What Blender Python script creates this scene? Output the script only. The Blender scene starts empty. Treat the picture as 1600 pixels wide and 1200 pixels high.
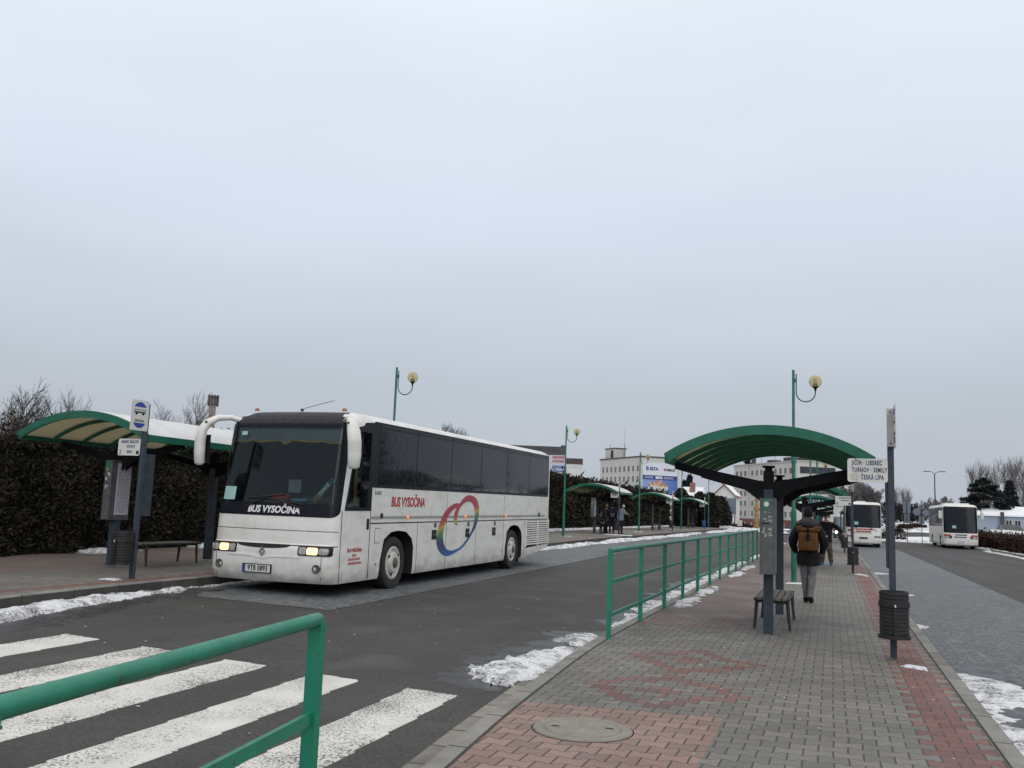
import bpy, bmesh, math, random
from mathutils import Vector, Matrix, Euler
random.seed(7)
PI = math.pi
S = bpy.context.scene
C = S.collection
# ------------------------------------------------------------------ camera, world, sun, exposure
EYE = 1.75
FPX = 1440.0
VX, VY = 500.0, 213.0                      # vanishing point of the bays, pixels from the picture centre
LZ = FPX * FPX / (VY - .0391 * VX)
ay = Vector((VX / FPX, -VY / FPX, -1)).normalized()
az = Vector((.0391 * LZ / FPX, LZ / FPX, -1)).normalized()
ax = ay.cross(az)
RM = Matrix((ax, ay, az))
cd = bpy.data.cameras.new("camera")
cam = bpy.data.objects.new("camera", cd); C.objects.link(cam)
cam.matrix_world = Matrix.Translation((0, 0, EYE)) @ RM.to_4x4()
cd.sensor_width = 36; cd.lens = FPX / 1600 * 36
cd.clip_start = .05; cd.clip_end = 4000
S.camera = cam

W = bpy.data.worlds.new("World"); S.world = W; W.use_nodes = True
wn = W.node_tree.nodes; wl = W.node_tree.links; wn.clear()
SUN_EL, SUN_ROT = math.radians(30), math.radians(148)
w_sky = wn.new('ShaderNodeTexSky'); w_sky.sky_type = 'NISHITA'; w_sky.sun_disc = False
w_sky.sun_elevation = SUN_EL; w_sky.sun_rotation = SUN_ROT; w_sky.air_density = 2; w_sky.dust_density = 6
w_hs = wn.new('ShaderNodeHueSaturation'); w_hs.inputs['Saturation'].default_value = .25
w_tc = wn.new('ShaderNodeTexCoord'); w_sep = wn.new('ShaderNodeSeparateXYZ'); w_rmp = wn.new('ShaderNodeValToRGB')
cr = w_rmp.color_ramp
cr.elements[0].position = 0; cr.elements[0].color = (5.0, 5.4, 6.05, 1)
cr.elements[1].position = 1; cr.elements[1].color = (12.6, 11.7, 10.7, 1)
for p, c in ((.12, (5.3, 5.85, 6.6)), (.20, (6.05, 6.7, 7.7)), (.30, (6.95, 7.75, 8.98)), (.39, (7.65, 8.45, 9.65)), (.49, (8.2, 8.95, 10.0))):
    e = cr.elements.new(p); e.color = (*c, 1)
w_nz = wn.new('ShaderNodeTexNoise'); w_nz.inputs['Scale'].default_value = 2.6; w_nz.inputs['Detail'].default_value = 5
w_map = wn.new('ShaderNodeMapping'); w_map.inputs['Scale'].default_value = (1, 1, 3.2)
w_mr = wn.new('ShaderNodeMapRange'); w_mr.inputs['From Min'].default_value = .3; w_mr.inputs['From Max'].default_value = .7
w_mr.inputs['To Min'].default_value = .965; w_mr.inputs['To Max'].default_value = 1.035
w_vm = wn.new('ShaderNodeVectorMath'); w_vm.operation = 'SCALE'
w_mix = wn.new('ShaderNodeMix'); w_mix.data_type = 'RGBA'; w_mix.inputs['Factor'].default_value = .93
w_bg = wn.new('ShaderNodeBackground'); w_bg.inputs['Strength'].default_value = .1
w_out = wn.new('ShaderNodeOutputWorld')
wl.new(w_sky.outputs[0], w_hs.inputs['Color'])
wl.new(w_tc.outputs['Generated'], w_sep.inputs[0]); wl.new(w_sep.outputs['Z'], w_rmp.inputs['Fac'])
wl.new(w_tc.outputs['Generated'], w_map.inputs['Vector']); wl.new(w_map.outputs[0], w_nz.inputs['Vector'])
wl.new(w_nz.outputs['Fac'], w_mr.inputs['Value'])
wl.new(w_rmp.outputs['Color'], w_vm.inputs[0]); wl.new(w_mr.outputs[0], w_vm.inputs['Scale'])
wl.new(w_hs.outputs[0], w_mix.inputs['A']); wl.new(w_vm.outputs[0], w_mix.inputs['B'])
wl.new(w_mix.outputs['Result'], w_bg.inputs['Color']); wl.new(w_bg.outputs[0], w_out.inputs['Surface'])

sl = bpy.data.lights.new("sun", 'SUN'); sl.energy = .7; sl.angle = math.radians(45); sl.color = (1, .97, .92)
so = bpy.data.objects.new("sun", sl); C.objects.link(so)
so.rotation_euler = Vector((math.sin(SUN_ROT) * math.cos(SUN_EL), math.cos(SUN_ROT) * math.cos(SUN_EL), math.sin(SUN_EL))).to_track_quat('Z', 'Y').to_euler()
S.view_settings.view_transform = 'Standard'; S.view_settings.look = 'None'
S.view_settings.exposure = 0; S.view_settings.gamma = 1

# ------------------------------------------------------------------ materials
class NT:
    def __init__(s, name):
        s.m = bpy.data.materials.new(name); s.m.use_nodes = True
        s.t = s.m.node_tree; s.b = s.t.nodes['Principled BSDF']
    def n(s, typ, **k):
        q = s.t.nodes.new(typ)
        for a, v in k.items(): setattr(q, a, v)
        return q
    def put(s, sock, v):
        if isinstance(v, bpy.types.NodeSocket): s.t.links.new(v, sock)
        elif isinstance(v, (tuple, list)) and len(v) == 3 and sock.type == 'RGBA': sock.default_value = (*v, 1)
        else: sock.default_value = v
    def math(s, op, a, b=0., c=0., clamp=False):
        q = s.n('ShaderNodeMath', operation=op, use_clamp=clamp)
        for i, v in enumerate((a, b, c)): s.put(q.inputs[i], v)
        return q.outputs[0]
    def ss(s, v, a, b, ta=0., tb=1.):
        q = s.n('ShaderNodeMapRange', interpolation_type='SMOOTHSTEP'); s.put(q.inputs['Value'], v)
        for k, x in (('From Min', a), ('From Max', b), ('To Min', ta), ('To Max', tb)): q.inputs[k].default_value = x
        return q.outputs[0]
    def lin(s, v, a, b, ta=0., tb=1.):
        q = s.n('ShaderNodeMapRange'); s.put(q.inputs['Value'], v)
        for k, x in (('From Min', a), ('From Max', b), ('To Min', ta), ('To Max', tb)): q.inputs[k].default_value = x
        return q.outputs[0]
    def mix(s, f, a, b):
        q = s.n('ShaderNodeMix', data_type='RGBA'); s.put(q.inputs['Factor'], f); s.put(q.inputs['A'], a); s.put(q.inputs['B'], b)
        return q.outputs['Result']
    def scale(s, col, f):
        q = s.n('ShaderNodeVectorMath', operation='SCALE'); s.put(q.inputs[0], col); s.put(q.inputs['Scale'], f)
        return q.outputs[0]
    def co(s, kind='Object', sc=None):
        o = s.n('ShaderNodeTexCoord').outputs[kind]
        if sc:
            mp = s.n('ShaderNodeMapping'); mp.inputs['Scale'].default_value = sc; s.t.links.new(o, mp.inputs['Vector']); o = mp.outputs[0]
        return o
    def noise(s, scale, det=3., vec=None, rough=.5):
        q = s.n('ShaderNodeTexNoise'); q.inputs['Scale'].default_value = scale; q.inputs['Detail'].default_value = det; q.inputs['Roughness'].default_value = rough
        s.t.links.new(vec or s.co(), q.inputs['Vector']); return q.outputs['Fac']
    def bump(s, h, strength, dist):
        q = s.n('ShaderNodeBump'); q.inputs['Strength'].default_value = strength; q.inputs['Distance'].default_value = dist
        s.t.links.new(h, q.inputs['Height']); s.t.links.new(q.outputs[0], s.b.inputs['Normal'])
    def set(s, **k):
        for a, v in k.items(): s.put(s.b.inputs[a.replace('_', ' ')], v)
        return s.m

def M(name, col, rough=.6, metal=0., var=.12, sc=6., bump=0., coat=0., spec=.5, fine=0.):
    q = NT(name)
    f = q.lin(q.noise(sc, 5), .25, .75, 1 - var, 1 + var)
    if fine: f = q.math('MULTIPLY', f, q.lin(q.noise(sc * 14, 2), .3, .7, 1 - fine, 1 + fine))
    q.set(Base_Color=q.scale(col, f), Roughness=q.lin(q.noise(sc * 1.7, 3), .3, .7, max(0, rough - .08), min(1, rough + .08)), Metallic=metal, Coat_Weight=coat)
    q.b.inputs['Specular IOR Level'].default_value = spec
    if bump: q.bump(q.noise(sc * 4, 4), .5, bump)
    return q.m

def glow(name, col, strength, base=(.6, .6, .55)):
    q = NT(name); q.set(Base_Color=base, Emission_Color=col, Emission_Strength=strength, Roughness=.3); return q.m

MT = {}
MT['green'] = M('green_paint', (.006, .115, .068), .42, var=.22, sc=4, fine=.06)
MT['green_lamp'] = M('green_paint_weathered', (.012, .125, .085), .45, var=.3, sc=5, fine=.08)
MT['dark_steel'] = M('dark_steel', (.007, .007, .009), .75, var=.3, spec=.15)
MT['blue_steel'] = M('bluegrey_steel', (.038, .05, .066), .6, var=.2, sc=5, spec=.3)
MT['pole_grey'] = M('pole_grey', (.045, .055, .072), .55, var=.15, sc=5, spec=.3)
MT['zinc'] = M('zinc_sheet', (.086, .092, .094), .55, var=.3, sc=9, fine=.1)
MT['bin'] = M('bin_black', (.013, .013, .015), .6, var=.35, sc=12)
MT['bin_blue'] = M('bin_blue', (.02, .08, .28), .55)
MT['wood_dark'] = M('dark_slats', (.03, .025, .022), .6, var=.4, sc=20)
MT['wood_grey'] = M('worn_slats', (.14, .125, .105), .7, var=.35, sc=20, fine=.2)
MT['sign_white'] = M('sign_white', (.62, .62, .58), .45, var=.06, sc=7, fine=.05)
MT['sign_edge'] = M('sign_edge', (.5, .5, .46), .5, var=.1)
MT['ink_blue'] = M('ink_blue', (.02, .025, .11), .6, var=.1)
MT['ink_black'] = M('ink_black', (.015, .015, .018), .6, var=.1)
MT['ink_green'] = M('ink_green', (.02, .17, .08), .6, var=.1)
MT['sign_blue'] = M('sign_blue', (.02, .05, .3), .45, var=.1)
MT['rust'] = M('rust_stain', (.42, .32, .2), .8, var=.3, sc=14)
def thin(name, col, tcol, f, rough=.6):     # sheet that lets some light through
    q = NT(name); q.set(Base_Color=q.scale(col, q.lin(q.noise(3, 5), .3, .7, .9, 1.06)), Roughness=rough)
    t_ = q.n('ShaderNodeBsdfTranslucent'); t_.inputs['Color'].default_value = (*tcol, 1); m_ = q.n('ShaderNodeMixShader'); m_.inputs[0].default_value = f
    q.t.links.new(q.b.outputs[0], m_.inputs[1]); q.t.links.new(t_.outputs[0], m_.inputs[2]); q.t.links.new(m_.outputs[0], q.t.nodes['Material Output'].inputs['Surface']); return q.m
MT['tan_panel'] = thin('tan_roof_panel', (.70, .66, .52), (.88, .83, .66), .62)
MT['roof_snow'] = thin('roof_snow', (.85, .87, .9), (.92, .93, .95), .28, .7)
q = NT('green_rail_paint'); ch = q.ss(q.math('ADD', q.math('MULTIPLY', q.noise(26, 4), .7), q.math('MULTIPLY', q.noise(2.5, 3), .3)), .635, .66)
q.set(Base_Color=q.mix(ch, q.scale((.012, .195, .118), q.lin(q.noise(5, 5), .3, .7, .82, 1.15)), (.05, .085, .06)), Roughness=q.lin(q.noise(9, 4), .3, .7, .33, .55)); q.bump(q.noise(40, 3), .25, .003)
MT['green_rail'] = q.m
MT['paper'] = M('paper', (.5, .49, .56), .8, var=.15, sc=30, fine=.2)
MT['white_bus'] = None
MT['rubber'] = M('rubber', (.018, .018, .019), .8, var=.25, sc=8)
MT['rim'] = M('rim_paint', (.52, .51, .47), .5, var=.2, sc=9)
MT['hub'] = M('hub_grey', (.09, .085, .08), .5, var=.3, sc=14)
MT['black'] = M('black_trim', (.008, .008, .01), .35, var=.2, spec=.4)
MT['black_matt'] = M('black_matt', (.008, .008, .009), .8, var=.2)
MT['cap_black'] = M('roof_cap_paint', (.02, .019, .025), .55, var=.1, spec=.22)
MT['dark_glass'] = M('tinted_glass', (.012, .014, .02), .08, var=.1, spec=.20)
MT['dark_frame'] = M('tinted_frame', (.009, .010, .015), .3, var=.1, spec=.15)
MT['grey_trim'] = M('grey_trim', (.3, .3, .29), .5, var=.1)
MT['chrome'] = M('chrome', (.35, .35, .36), .3, .8, var=.05)
MT['red'] = M('red_lettering', (.36, .025, .03), .5, var=.1)
MT['white_letter'] = M('white_lettering', (.72, .72, .72), .5, var=.05)
MT['amber'] = glow('amber_lamp', (1, .25, .06), .7, (.6, .2, .05))
MT['roof_amber'] = glow('roof_amber_lamp', (1, .45, .2), .10, (.16, .07, .04))
MT['amber_off'] = M('amber_lens', (.45, .14, .03), .3, var=.1)
MT['head_on'] = glow('headlamp_lit', (1, .60, .20), 1.9, (.7, .65, .5))
MT['lens'] = M('clear_lens', (.35, .35, .33), .15, var=.3, sc=30)
MT['yellow'] = M('yellow_fringe', (.42, .27, .05), .8, var=.2)
MT['interior'] = M('cab_interior', (.06, .068, .072), .8, var=.3)
MT['interior_lt'] = M('cab_lining', (.2, .23, .24), .8, var=.2)
MT['teal_card'] = M('teal_card', (.3, .5, .47), .6, var=.1)
MT['globe'] = None
MT['snow'] = None
MT['skin'] = M('skin', (.4, .22, .16), .6, var=.08)
MT['hair_dark'] = M('dark_hair', (.015, .012, .01), .7, var=.3, sc=40)

# bus paint with road film in blotchy streaks
q = NT('white_bus_paint')
st = q.noise(1.6, 6, q.co('Object', (.5, 1.0, 3.0)), .6)
fi = q.noise(9, 4, q.co('Object', (1, 1, .35)))
sx_ = q.n('ShaderNodeSeparateXYZ'); q.t.links.new(q.co(), sx_.inputs[0])
salt = q.ss(q.math('ADD', q.math('MULTIPLY', sx_.outputs[2], -.9), q.math('ADD', q.math('MULTIPLY', q.noise(3.2, 6, q.co('Object', (1, .8, 1.2)), .65), 1.1), .12)), .12, .55)
paint = q.mix(q.ss(q.math('ADD', q.math('MULTIPLY', st, .75), q.math('MULTIPLY', fi, .25)), .42, .72), (.75, .745, .71), (.59, .58, .53))
q.set(Base_Color=q.mix(q.math('MULTIPLY', salt, .62), paint, (.33, .31, .27)), Roughness=q.lin(salt, 0, 1, .36, .7), Coat_Weight=.10)
MT['white_bus'] = q.m
# frosted globe
q = NT('globe_glass')
q.set(Base_Color=(.62, .58, .38), Roughness=.25, Transmission_Weight=.0)
tr = q.n('ShaderNodeBsdfTranslucent'); tr.inputs['Color'].default_value = (.75, .7, .48, 1)
tp = q.n('ShaderNodeBsdfTransparent'); tp.inputs['Color'].default_value = (.93, .90, .72, 1)
m1 = q.n('ShaderNodeMixShader'); m1.inputs[0].default_value = .45
m2 = q.n('ShaderNodeMixShader'); m2.inputs[0].default_value = .55
q.t.links.new(q.b.outputs[0], m1.inputs[1]); q.t.links.new(tr.outputs[0], m1.inputs[2])
q.t.links.new(m1.outputs[0], m2.inputs[1]); q.t.links.new(tp.outputs[0], m2.inputs[2])
q.t.links.new(m2.outputs[0], q.t.nodes['Material Output'].inputs['Surface'])
MT['globe'] = q.m
# windscreen glass
q = NT('windscreen_glass')
tp = q.n('ShaderNodeBsdfTransparent'); tp.inputs['Color'].default_value = (.60, .68, .69, 1)
gl = q.n('ShaderNodeBsdfGlossy'); gl.inputs['Roughness'].default_value = .03; gl.inputs['Color'].default_value = (.52, .57, .60, 1)
fr = q.n('ShaderNodeFresnel'); fr.inputs['IOR'].default_value = 1.55
ms = q.n('ShaderNodeMixShader')
q.t.links.new(fr.outputs[0], ms.inputs[0]); q.t.links.new(tp.outputs[0], ms.inputs[1]); q.t.links.new(gl.outputs[0], ms.inputs[2])
q.t.links.new(ms.outputs[0], q.t.nodes['Material Output'].inputs['Surface'])
MT['windscreen'] = q.m
# snow
q = NT('snow_dirty')
a = q.noise(2.2, 6); b = q.noise(30, 4)
b2 = q.noise(9, 5)
ice = q.ss(q.math('ADD', q.math('MULTIPLY', a, .45), q.math('MULTIPLY', b2, .55)), .47, .58)
grit = q.ss(q.math('ADD', q.math('MULTIPLY', b, .6), q.math('MULTIPLY', a, .4)), .545, .60)
q.set(Base_Color=q.mix(grit, q.mix(ice, (.80, .82, .86), (.44, .45, .47)), (.13, .125, .12)), Roughness=.65)
q.bump(q.math('ADD', b, b2), .9, .05)
MT['snow'] = q.m
q = NT('snow_clean')
q.set(Base_Color=q.scale((.84, .86, .9), q.lin(q.noise(5, 5), .3, .7, .93, 1.05)), Roughness=.7); q.bump(q.noise(12, 5), .5, .03)
MT['snow_clean'] = q.m

def paver(name, mode):
    q = NT(name); L, h, SH = .2, .165, (.12 if mode == 'mid' else 0.)
    sx = q.n('ShaderNodeSeparateXYZ'); q.t.links.new(q.co(), sx.inputs[0]); x, y = sx.outputs[0], sx.outputs[1]
    x = q.math('ADD', x, q.math('MULTIPLY', q.math('SUBTRACT', q.noise(1.1, 2), .5), .035))
    y = q.math('ADD', y, q.math('MULTIPLY', q.math('SUBTRACT', q.noise(1.4, 3, q.co('Object', (1, 1.2, 1))), .5), .05))
    u = q.math('DIVIDE', x, L)
    v = q.math('DIVIDE', q.math('SUBTRACT', y, q.math('MULTIPLY', x, SH)), h)
    wv = q.math('MINIMUM', q.math('MAXIMUM', q.math('MULTIPLY', q.math('COSINE', q.math('MULTIPLY', u, 2 * PI)), 1.7), -1.), 1.)
    v2 = q.math('ADD', v, q.math('MULTIPLY', q.math('MULTIPLY', wv, .11), q.math('COSINE', q.math('MULTIPLY', v, PI))))
    row = q.math('FLOOR', v2); fv = q.math('FRACT', v2)
    od = q.math('MULTIPLY', q.math('FLOORED_MODULO', row, 2.), .5)
    uo = q.math('ADD', u, od); col = q.math('FLOOR', uo); fu = q.math('FRACT', uo)
    cx = q.math('MULTIPLY', q.math('SUBTRACT', q.math('ADD', col, .5), od), L)
    cy = q.math('ADD', q.math('MULTIPLY', q.math('ADD', row, .5), h), q.math('MULTIPLY', x, SH))
    du = q.math('MULTIPLY', q.math('MINIMUM', fu, q.math('SUBTRACT', 1., fu)), L)
    dv = q.math('MULTIPLY', q.math('MINIMUM', fv, q.math('SUBTRACT', 1., fv)), h)
    # cross joints a little wider than the lengthwise ones
    jn = q.math('MINIMUM', q.ss(du, .0035, .0085), q.ss(dv, .0015, .0075))
    cmb = q.n('ShaderNodeCombineXYZ'); q.put(cmb.inputs[0], col); q.put(cmb.inputs[1], row)
    wn_ = q.n('ShaderNodeTexWhiteNoise', noise_dimensions='2D'); q.t.links.new(cmb.outputs[0], wn_.inputs['Vector']); rnd = wn_.outputs['Value']
    gt = lambda a, b: q.math('GREATER_THAN', a, b)
    lt = lambda a, b: q.math('LESS_THAN', a, b)
    AND = lambda a, b: q.math('MULTIPLY', a, b)
    OR = lambda a, b: q.math('MAXIMUM', a, b)
    grey, red, pink = (.164, .155, .138), (.18, .085, .072), (.255, .168, .14)
    if mode == 'mid':
        stripe = AND(gt(cx, .665), lt(cx, 1.065))
        block = AND(lt(x, -.83), lt(cy, q.math('ADD', 7.9, q.math('MULTIPLY', q.math('ADD', cx, .83), .17))))
        dx = q.math('DIVIDE', q.math('ABSOLUTE', q.math('ADD', cx, 1.48)), .74)
        dias = None
        for y0, sz in ((8.75, .86), (10.62, .95)):
            mm = q.math('ADD', dx, q.math('DIVIDE', q.math('ABSOLUTE', q.math('SUBTRACT', cy, y0)), sz))
            r_ = OR(AND(gt(mm, .72), lt(mm, 1.05)), lt(mm, .33))
            dias = r_ if dias is None else OR(dias, r_)
        side = AND(AND(lt(cx, -1.25), gt(cy, 13.6)), gt(rnd, .2))
        base = q.mix(OR(stripe, q.math('MULTIPLY', dias, .88)), grey, red)
        base = q.mix(q.math('MULTIPLY', side, .5), base, red)
        base = q.mix(block, base, pink)
    else:
        sx2 = q.math('ADD', cx, 10.2)
        stripe = AND(lt(cx, -10.85), gt(cx, -11.2))
        pat = AND(lt(cx, -13.2), gt(rnd, .35))
        base = q.mix(OR(stripe, q.math('MULTIPLY', pat, .45)), grey, red)
    base = q.scale(base, q.lin(rnd, 0, 1, .80, 1.15))
    big = q.math('MULTIPLY', q.lin(q.noise(.55, 5), .3, .7, .82, 1.14), q.lin(q.noise(90, 2), .3, .7, .88, 1.12))
    base = q.scale(base, big)
    mud = q.ss(q.noise(2.3, 5), .54, .68)
    base = q.mix(q.math('MULTIPLY', mud, .22), base, (.12, .115, .105))
    base = q.mix(jn, (.045, .043, .04), base)
    q.set(Base_Color=base, Roughness=q.lin(q.noise(1.3, 4), .3, .7, .55, .85))
    q.bump(q.math('ADD', q.math('ADD', jn, q.math('MULTIPLY', rnd, .35)), q.math('MULTIPLY', q.noise(140, 2), .15)), .6, .007)
    return q.m
MT['paver_mid'] = paver('pavers_platform', 'mid')
MT['paver_left'] = paver('pavers_far_platform', 'left')

def asphalt(name, c):
    q = NT(name)
    sp = q.math('ADD', q.math('MULTIPLY', q.noise(95, 2, None, .7), .55), q.math('MULTIPLY', q.noise(33, 2), .45)); md = q.noise(1.1, 6); st = q.noise(.55, 5, q.co('Object', (1.5, .10, 1)))
    bl = q.noise(.33, 6)
    f = q.math('MULTIPLY', q.math('MULTIPLY', q.lin(sp, .38, .62, .45, 1.6), q.lin(md, .3, .7, .84, 1.16)), q.math('MULTIPLY', q.lin(st, .3, .7, .70, 1.3), q.lin(bl, .3, .7, .80, 1.2)))
    col = q.scale(c, f)
    sx = q.n('ShaderNodeSeparateXYZ'); q.t.links.new(q.co(), sx.inputs[0])
    nz = q.n('ShaderNodeTexNoise'); nz.inputs['Scale'].default_value = 1.3; nz.inputs['Detail'].default_value = 5; q.t.links.new(q.co(), nz.inputs['Vector'])
    wv = q.n('ShaderNodeVectorMath', operation='MULTIPLY_ADD'); q.t.links.new(nz.outputs['Color'], wv.inputs[0]); wv.inputs[1].default_value = (.8, .8, 0); q.t.links.new(q.co('Object', (1, .55, 1)), wv.inputs[2])
    ve_ = q.n('ShaderNodeTexVoronoi', feature='DISTANCE_TO_EDGE'); ve_.inputs['Scale'].default_value = .28; q.t.links.new(wv.outputs[0], ve_.inputs['Vector'])
    crk = q.math('MULTIPLY', q.ss(ve_.outputs['Distance'], .0035, .0012), q.ss(q.noise(.5, 3), .46, .56))
    col = q.mix(q.math('MULTIPLY', crk, .65), col, (.018, .017, .016))
    oil = q.ss(q.noise(2.6, 4, q.co('Object', (1, .55, 1))), .60, .68)
    col = q.mix(q.math('MULTIPLY', oil, .45), col, (.022, .021, .02))
    lt = q.ss(q.noise(60, 1), .68, .74)
    col = q.mix(q.math('MULTIPLY', lt, .45), col, (.17, .165, .155))
    grit = q.ss(q.noise(.9, 6), .53, .70)
    col = q.mix(q.math('MULTIPLY', grit, .30), col, (.11, .106, .10))
    q.set(Base_Color=col, Roughness=q.lin(st, .3, .7, .62, .9))
    q.bump(sp, .6, .008); return q.m
MT['asphalt'] = asphalt('asphalt', (.0385, .0368, .0345))
q = NT('cobble_setts')
vo = q.n('ShaderNodeTexVoronoi', feature='F1'); vo.inputs['Scale'].default_value = 10.5; vo.inputs['Randomness'].default_value = .55; q.t.links.new(q.co(), vo.inputs['Vector'])
ve = q.n('ShaderNodeTexVoronoi', feature='DISTANCE_TO_EDGE'); ve.inputs['Scale'].default_value = 10.5; ve.inputs['Randomness'].default_value = .55; q.t.links.new(q.co(), ve.inputs['Vector'])
sc_ = q.n('ShaderNodeSeparateColor'); q.t.links.new(vo.outputs['Color'], sc_.inputs[0])
jn = q.ss(ve.outputs['Distance'], .02, .10)
col = q.scale((.125, .136, .146), q.math('MULTIPLY', q.lin(sc_.outputs[0], 0, 1, .66, 1.34), q.lin(q.noise(.7, 5), .3, .7, .82, 1.18)))
q.set(Base_Color=q.mix(jn, (.06, .062, .062), col), Roughness=.6)
q.bump(jn, .7, .012)
MT['cobble'] = q.m
def stone(name, c, pitch, vert=False):
    q = NT(name)
    sx = q.n('ShaderNodeSeparateXYZ'); q.t.links.new(q.co(), sx.inputs[0])
    u = q.math('DIVIDE', sx.outputs[1], pitch); fr_ = q.math('FRACT', u)
    d = q.math('MULTIPLY', q.math('MINIMUM', fr_, q.math('SUBTRACT', 1., fr_)), pitch)
    j = q.ss(d, .005, .016)
    wn_ = q.n('ShaderNodeTexWhiteNoise', noise_dimensions='1D'); q.put(wn_.inputs['W'], q.math('FLOOR', u))
    f = q.math('MULTIPLY', q.math('MULTIPLY', q.lin(wn_.outputs['Value'], 0, 1, .78, 1.12), q.lin(q.noise(80, 3), .3, .7, .85, 1.15)), q.lin(q.noise(3, 5), .3, .7, .8, 1.15))
    q.set(Base_Color=q.mix(j, (.035, .034, .028), q.mix(q.math('MULTIPLY', q.ss(q.noise(2.1, 6), .5, .68), .5), q.scale(c, f), (.09, .085, .075))), Roughness=.85); q.bump(j, .5, .01)
    return q.m
MT['kerb'] = stone('kerb_stone', (.225, .22, .205), 1.0)
MT['slab'] = stone('gutter_slab', (.235, .222, .195), .5)
q = NT('crossing_paint')
wr = q.noise(45, 3, None, .7); wb = q.noise(1.4, 5)
sx_ = q.n('ShaderNodeSeparateXYZ'); q.t.links.new(q.co(), sx_.inputs[0])
trk = q.math('MULTIPLY', q.math('COSINE', q.math('MULTIPLY', sx_.outputs[0], 3.6)), .05)
wear = q.ss(q.math('ADD', q.math('ADD', wr, trk), q.math('MULTIPLY', wb, .45)), .76, .87)
q.set(Base_Color=q.mix(wear, q.scale((.66, .65, .61), q.lin(q.noise(2.5, 5), .3, .7, .86, 1.08)), (.13, .125, .12)), Roughness=.7); q.bump(wr, .3, .004)
MT['paint'] = q.m
q = NT('snow_field')
a = q.noise(.06, 6); b = q.noise(1.2, 5)
q.set(Base_Color=q.mix(q.ss(q.math('ADD', q.math('MULTIPLY', a, .7), q.math('MULTIPLY', b, .3)), .5, .62), (.74, .76, .8), (.13, .115, .09)), Roughness=.8)
MT['field'] = q.m

# ------------------------------------------------------------------ mesh builder
class MB:
    def __init__(s): s.v = []; s.f = []; s.m = []
    def add(s, vs, fs, mi=0):
        o = len(s.v); s.v += [tuple(p) for p in vs]; s.f += [tuple(i + o for i in f) for f in fs]; s.m += [mi] * len(fs)
    def box(s, x0, x1, y0, y1, z0, z1, mi=0):
        s.add([(x, y, z) for z in (z0, z1) for y in (y0, y1) for x in (x0, x1)],
              [(0, 2, 3, 1), (4, 5, 7, 6), (0, 1, 5, 4), (2, 6, 7, 3), (0, 4, 6, 2), (1, 3, 7, 5)], mi)
    def rbox(s, x0, x1, y0, y1, z0, z1, r, mi=0, seg=2):
        bm = bmesh.new(); bmesh.ops.create_cube(bm, size=1)
        for q in bm.verts: q.co = Vector(((x0 + x1) / 2 + q.co.x * (x1 - x0), (y0 + y1) / 2 + q.co.y * (y1 - y0), (z0 + z1) / 2 + q.co.z * (z1 - z0)))
        bmesh.ops.bevel(bm, geom=list(bm.edges), offset=r, segments=seg, affect='EDGES', profile=.5)
        bm.verts.index_update()
        s.add([q.co[:] for q in bm.verts], [[q.index for q in f.verts] for f in bm.faces], mi); bm.free()
    def poly(s, pts, d, mi=0):            # extrude a planar polygon by the vector d
        n = len(pts); d = Vector(d); a = [Vector(p) for p in pts]; b = [p + d for p in a]
        s.add(a + b, [tuple(range(n))[::-1], tuple(range(n, 2 * n))] + [(i, (i + 1) % n, n + (i + 1) % n, n + i) for i in range(n)], mi)
    def tube(s, pts, r, n=8, mi=0, cap=True):
        pts = [Vector(p) for p in pts]; rr = r if isinstance(r, (list, tuple)) else [r] * len(pts)
        rings = []; up = None
        for i, p in enumerate(pts):
            t = (pts[min(i + 1, len(pts) - 1)] - pts[max(i - 1, 0)]).normalized()
            if up is None: up = Vector((0, 0, 1)) if abs(t.z) < .9 else Vector((1, 0, 0))
            a = t.cross(up); 
            if a.length < 1e-4: a = t.orthogonal()
            a.normalize(); b = a.cross(t).normalized(); up = b
            ra, rb = rr[i] if isinstance(rr[i], (tuple, list)) else (rr[i], rr[i])
            rings.append([p + a * (math.cos(2 * PI * k / n) * ra) + b * (math.sin(2 * PI * k / n) * rb) for k in range(n)])
        vs = [q for ring in rings for q in ring]; fs = []
        for i in range(len(pts) - 1):
            for k in range(n): fs.append((i * n + k, i * n + (k + 1) % n, (i + 1) * n + (k + 1) % n, (i + 1) * n + k))
        if cap: fs += [tuple(range(n))[::-1], tuple(range((len(pts) - 1) * n, len(pts) * n))]
        s.add(vs, fs, mi)
    def lathe(s, prof, n=24, axis='z', c=(0, 0, 0), mi=0):
        c = Vector(c); vs = []; fs = []
        for r, h in prof:
            for k in range(n):
                a = 2 * PI * k / n; ca, sa = r * math.cos(a), r * math.sin(a)
                vs.append(c + Vector({'z': (ca, sa, h), 'x': (h, ca, sa), 'y': (ca, h, -sa)}[axis]))
        for i in range(len(prof) - 1):
            for k in range(n): fs.append((i * n + k, i * n + (k + 1) % n, (i + 1) * n + (k + 1) % n, (i + 1) * n + k))
        fs += [tuple(range(n))[::-1], tuple(range((len(prof) - 1) * n, len(prof) * n))]
        s.add(vs, fs, mi)
    def build(s, name, mats, parent=None, smooth=0, loc=None):
        me = bpy.data.meshes.new(name); me.from_pydata(s.v, [], s.f)
        for m in (mats if isinstance(mats, (list, tuple)) else [mats]): me.materials.append(m)
        if any(s.m): me.polygons.foreach_set('material_index', s.m)
        if smooth:
            me.polygons.foreach_set('use_smooth', [True] * len(me.polygons)); me.set_sharp_from_angle(angle=math.radians(smooth))
        me.update()
        o = bpy.data.objects.new(name, me); C.objects.link(o)
        if parent: o.parent = parent
        if loc: o.location = loc
        return o

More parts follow.
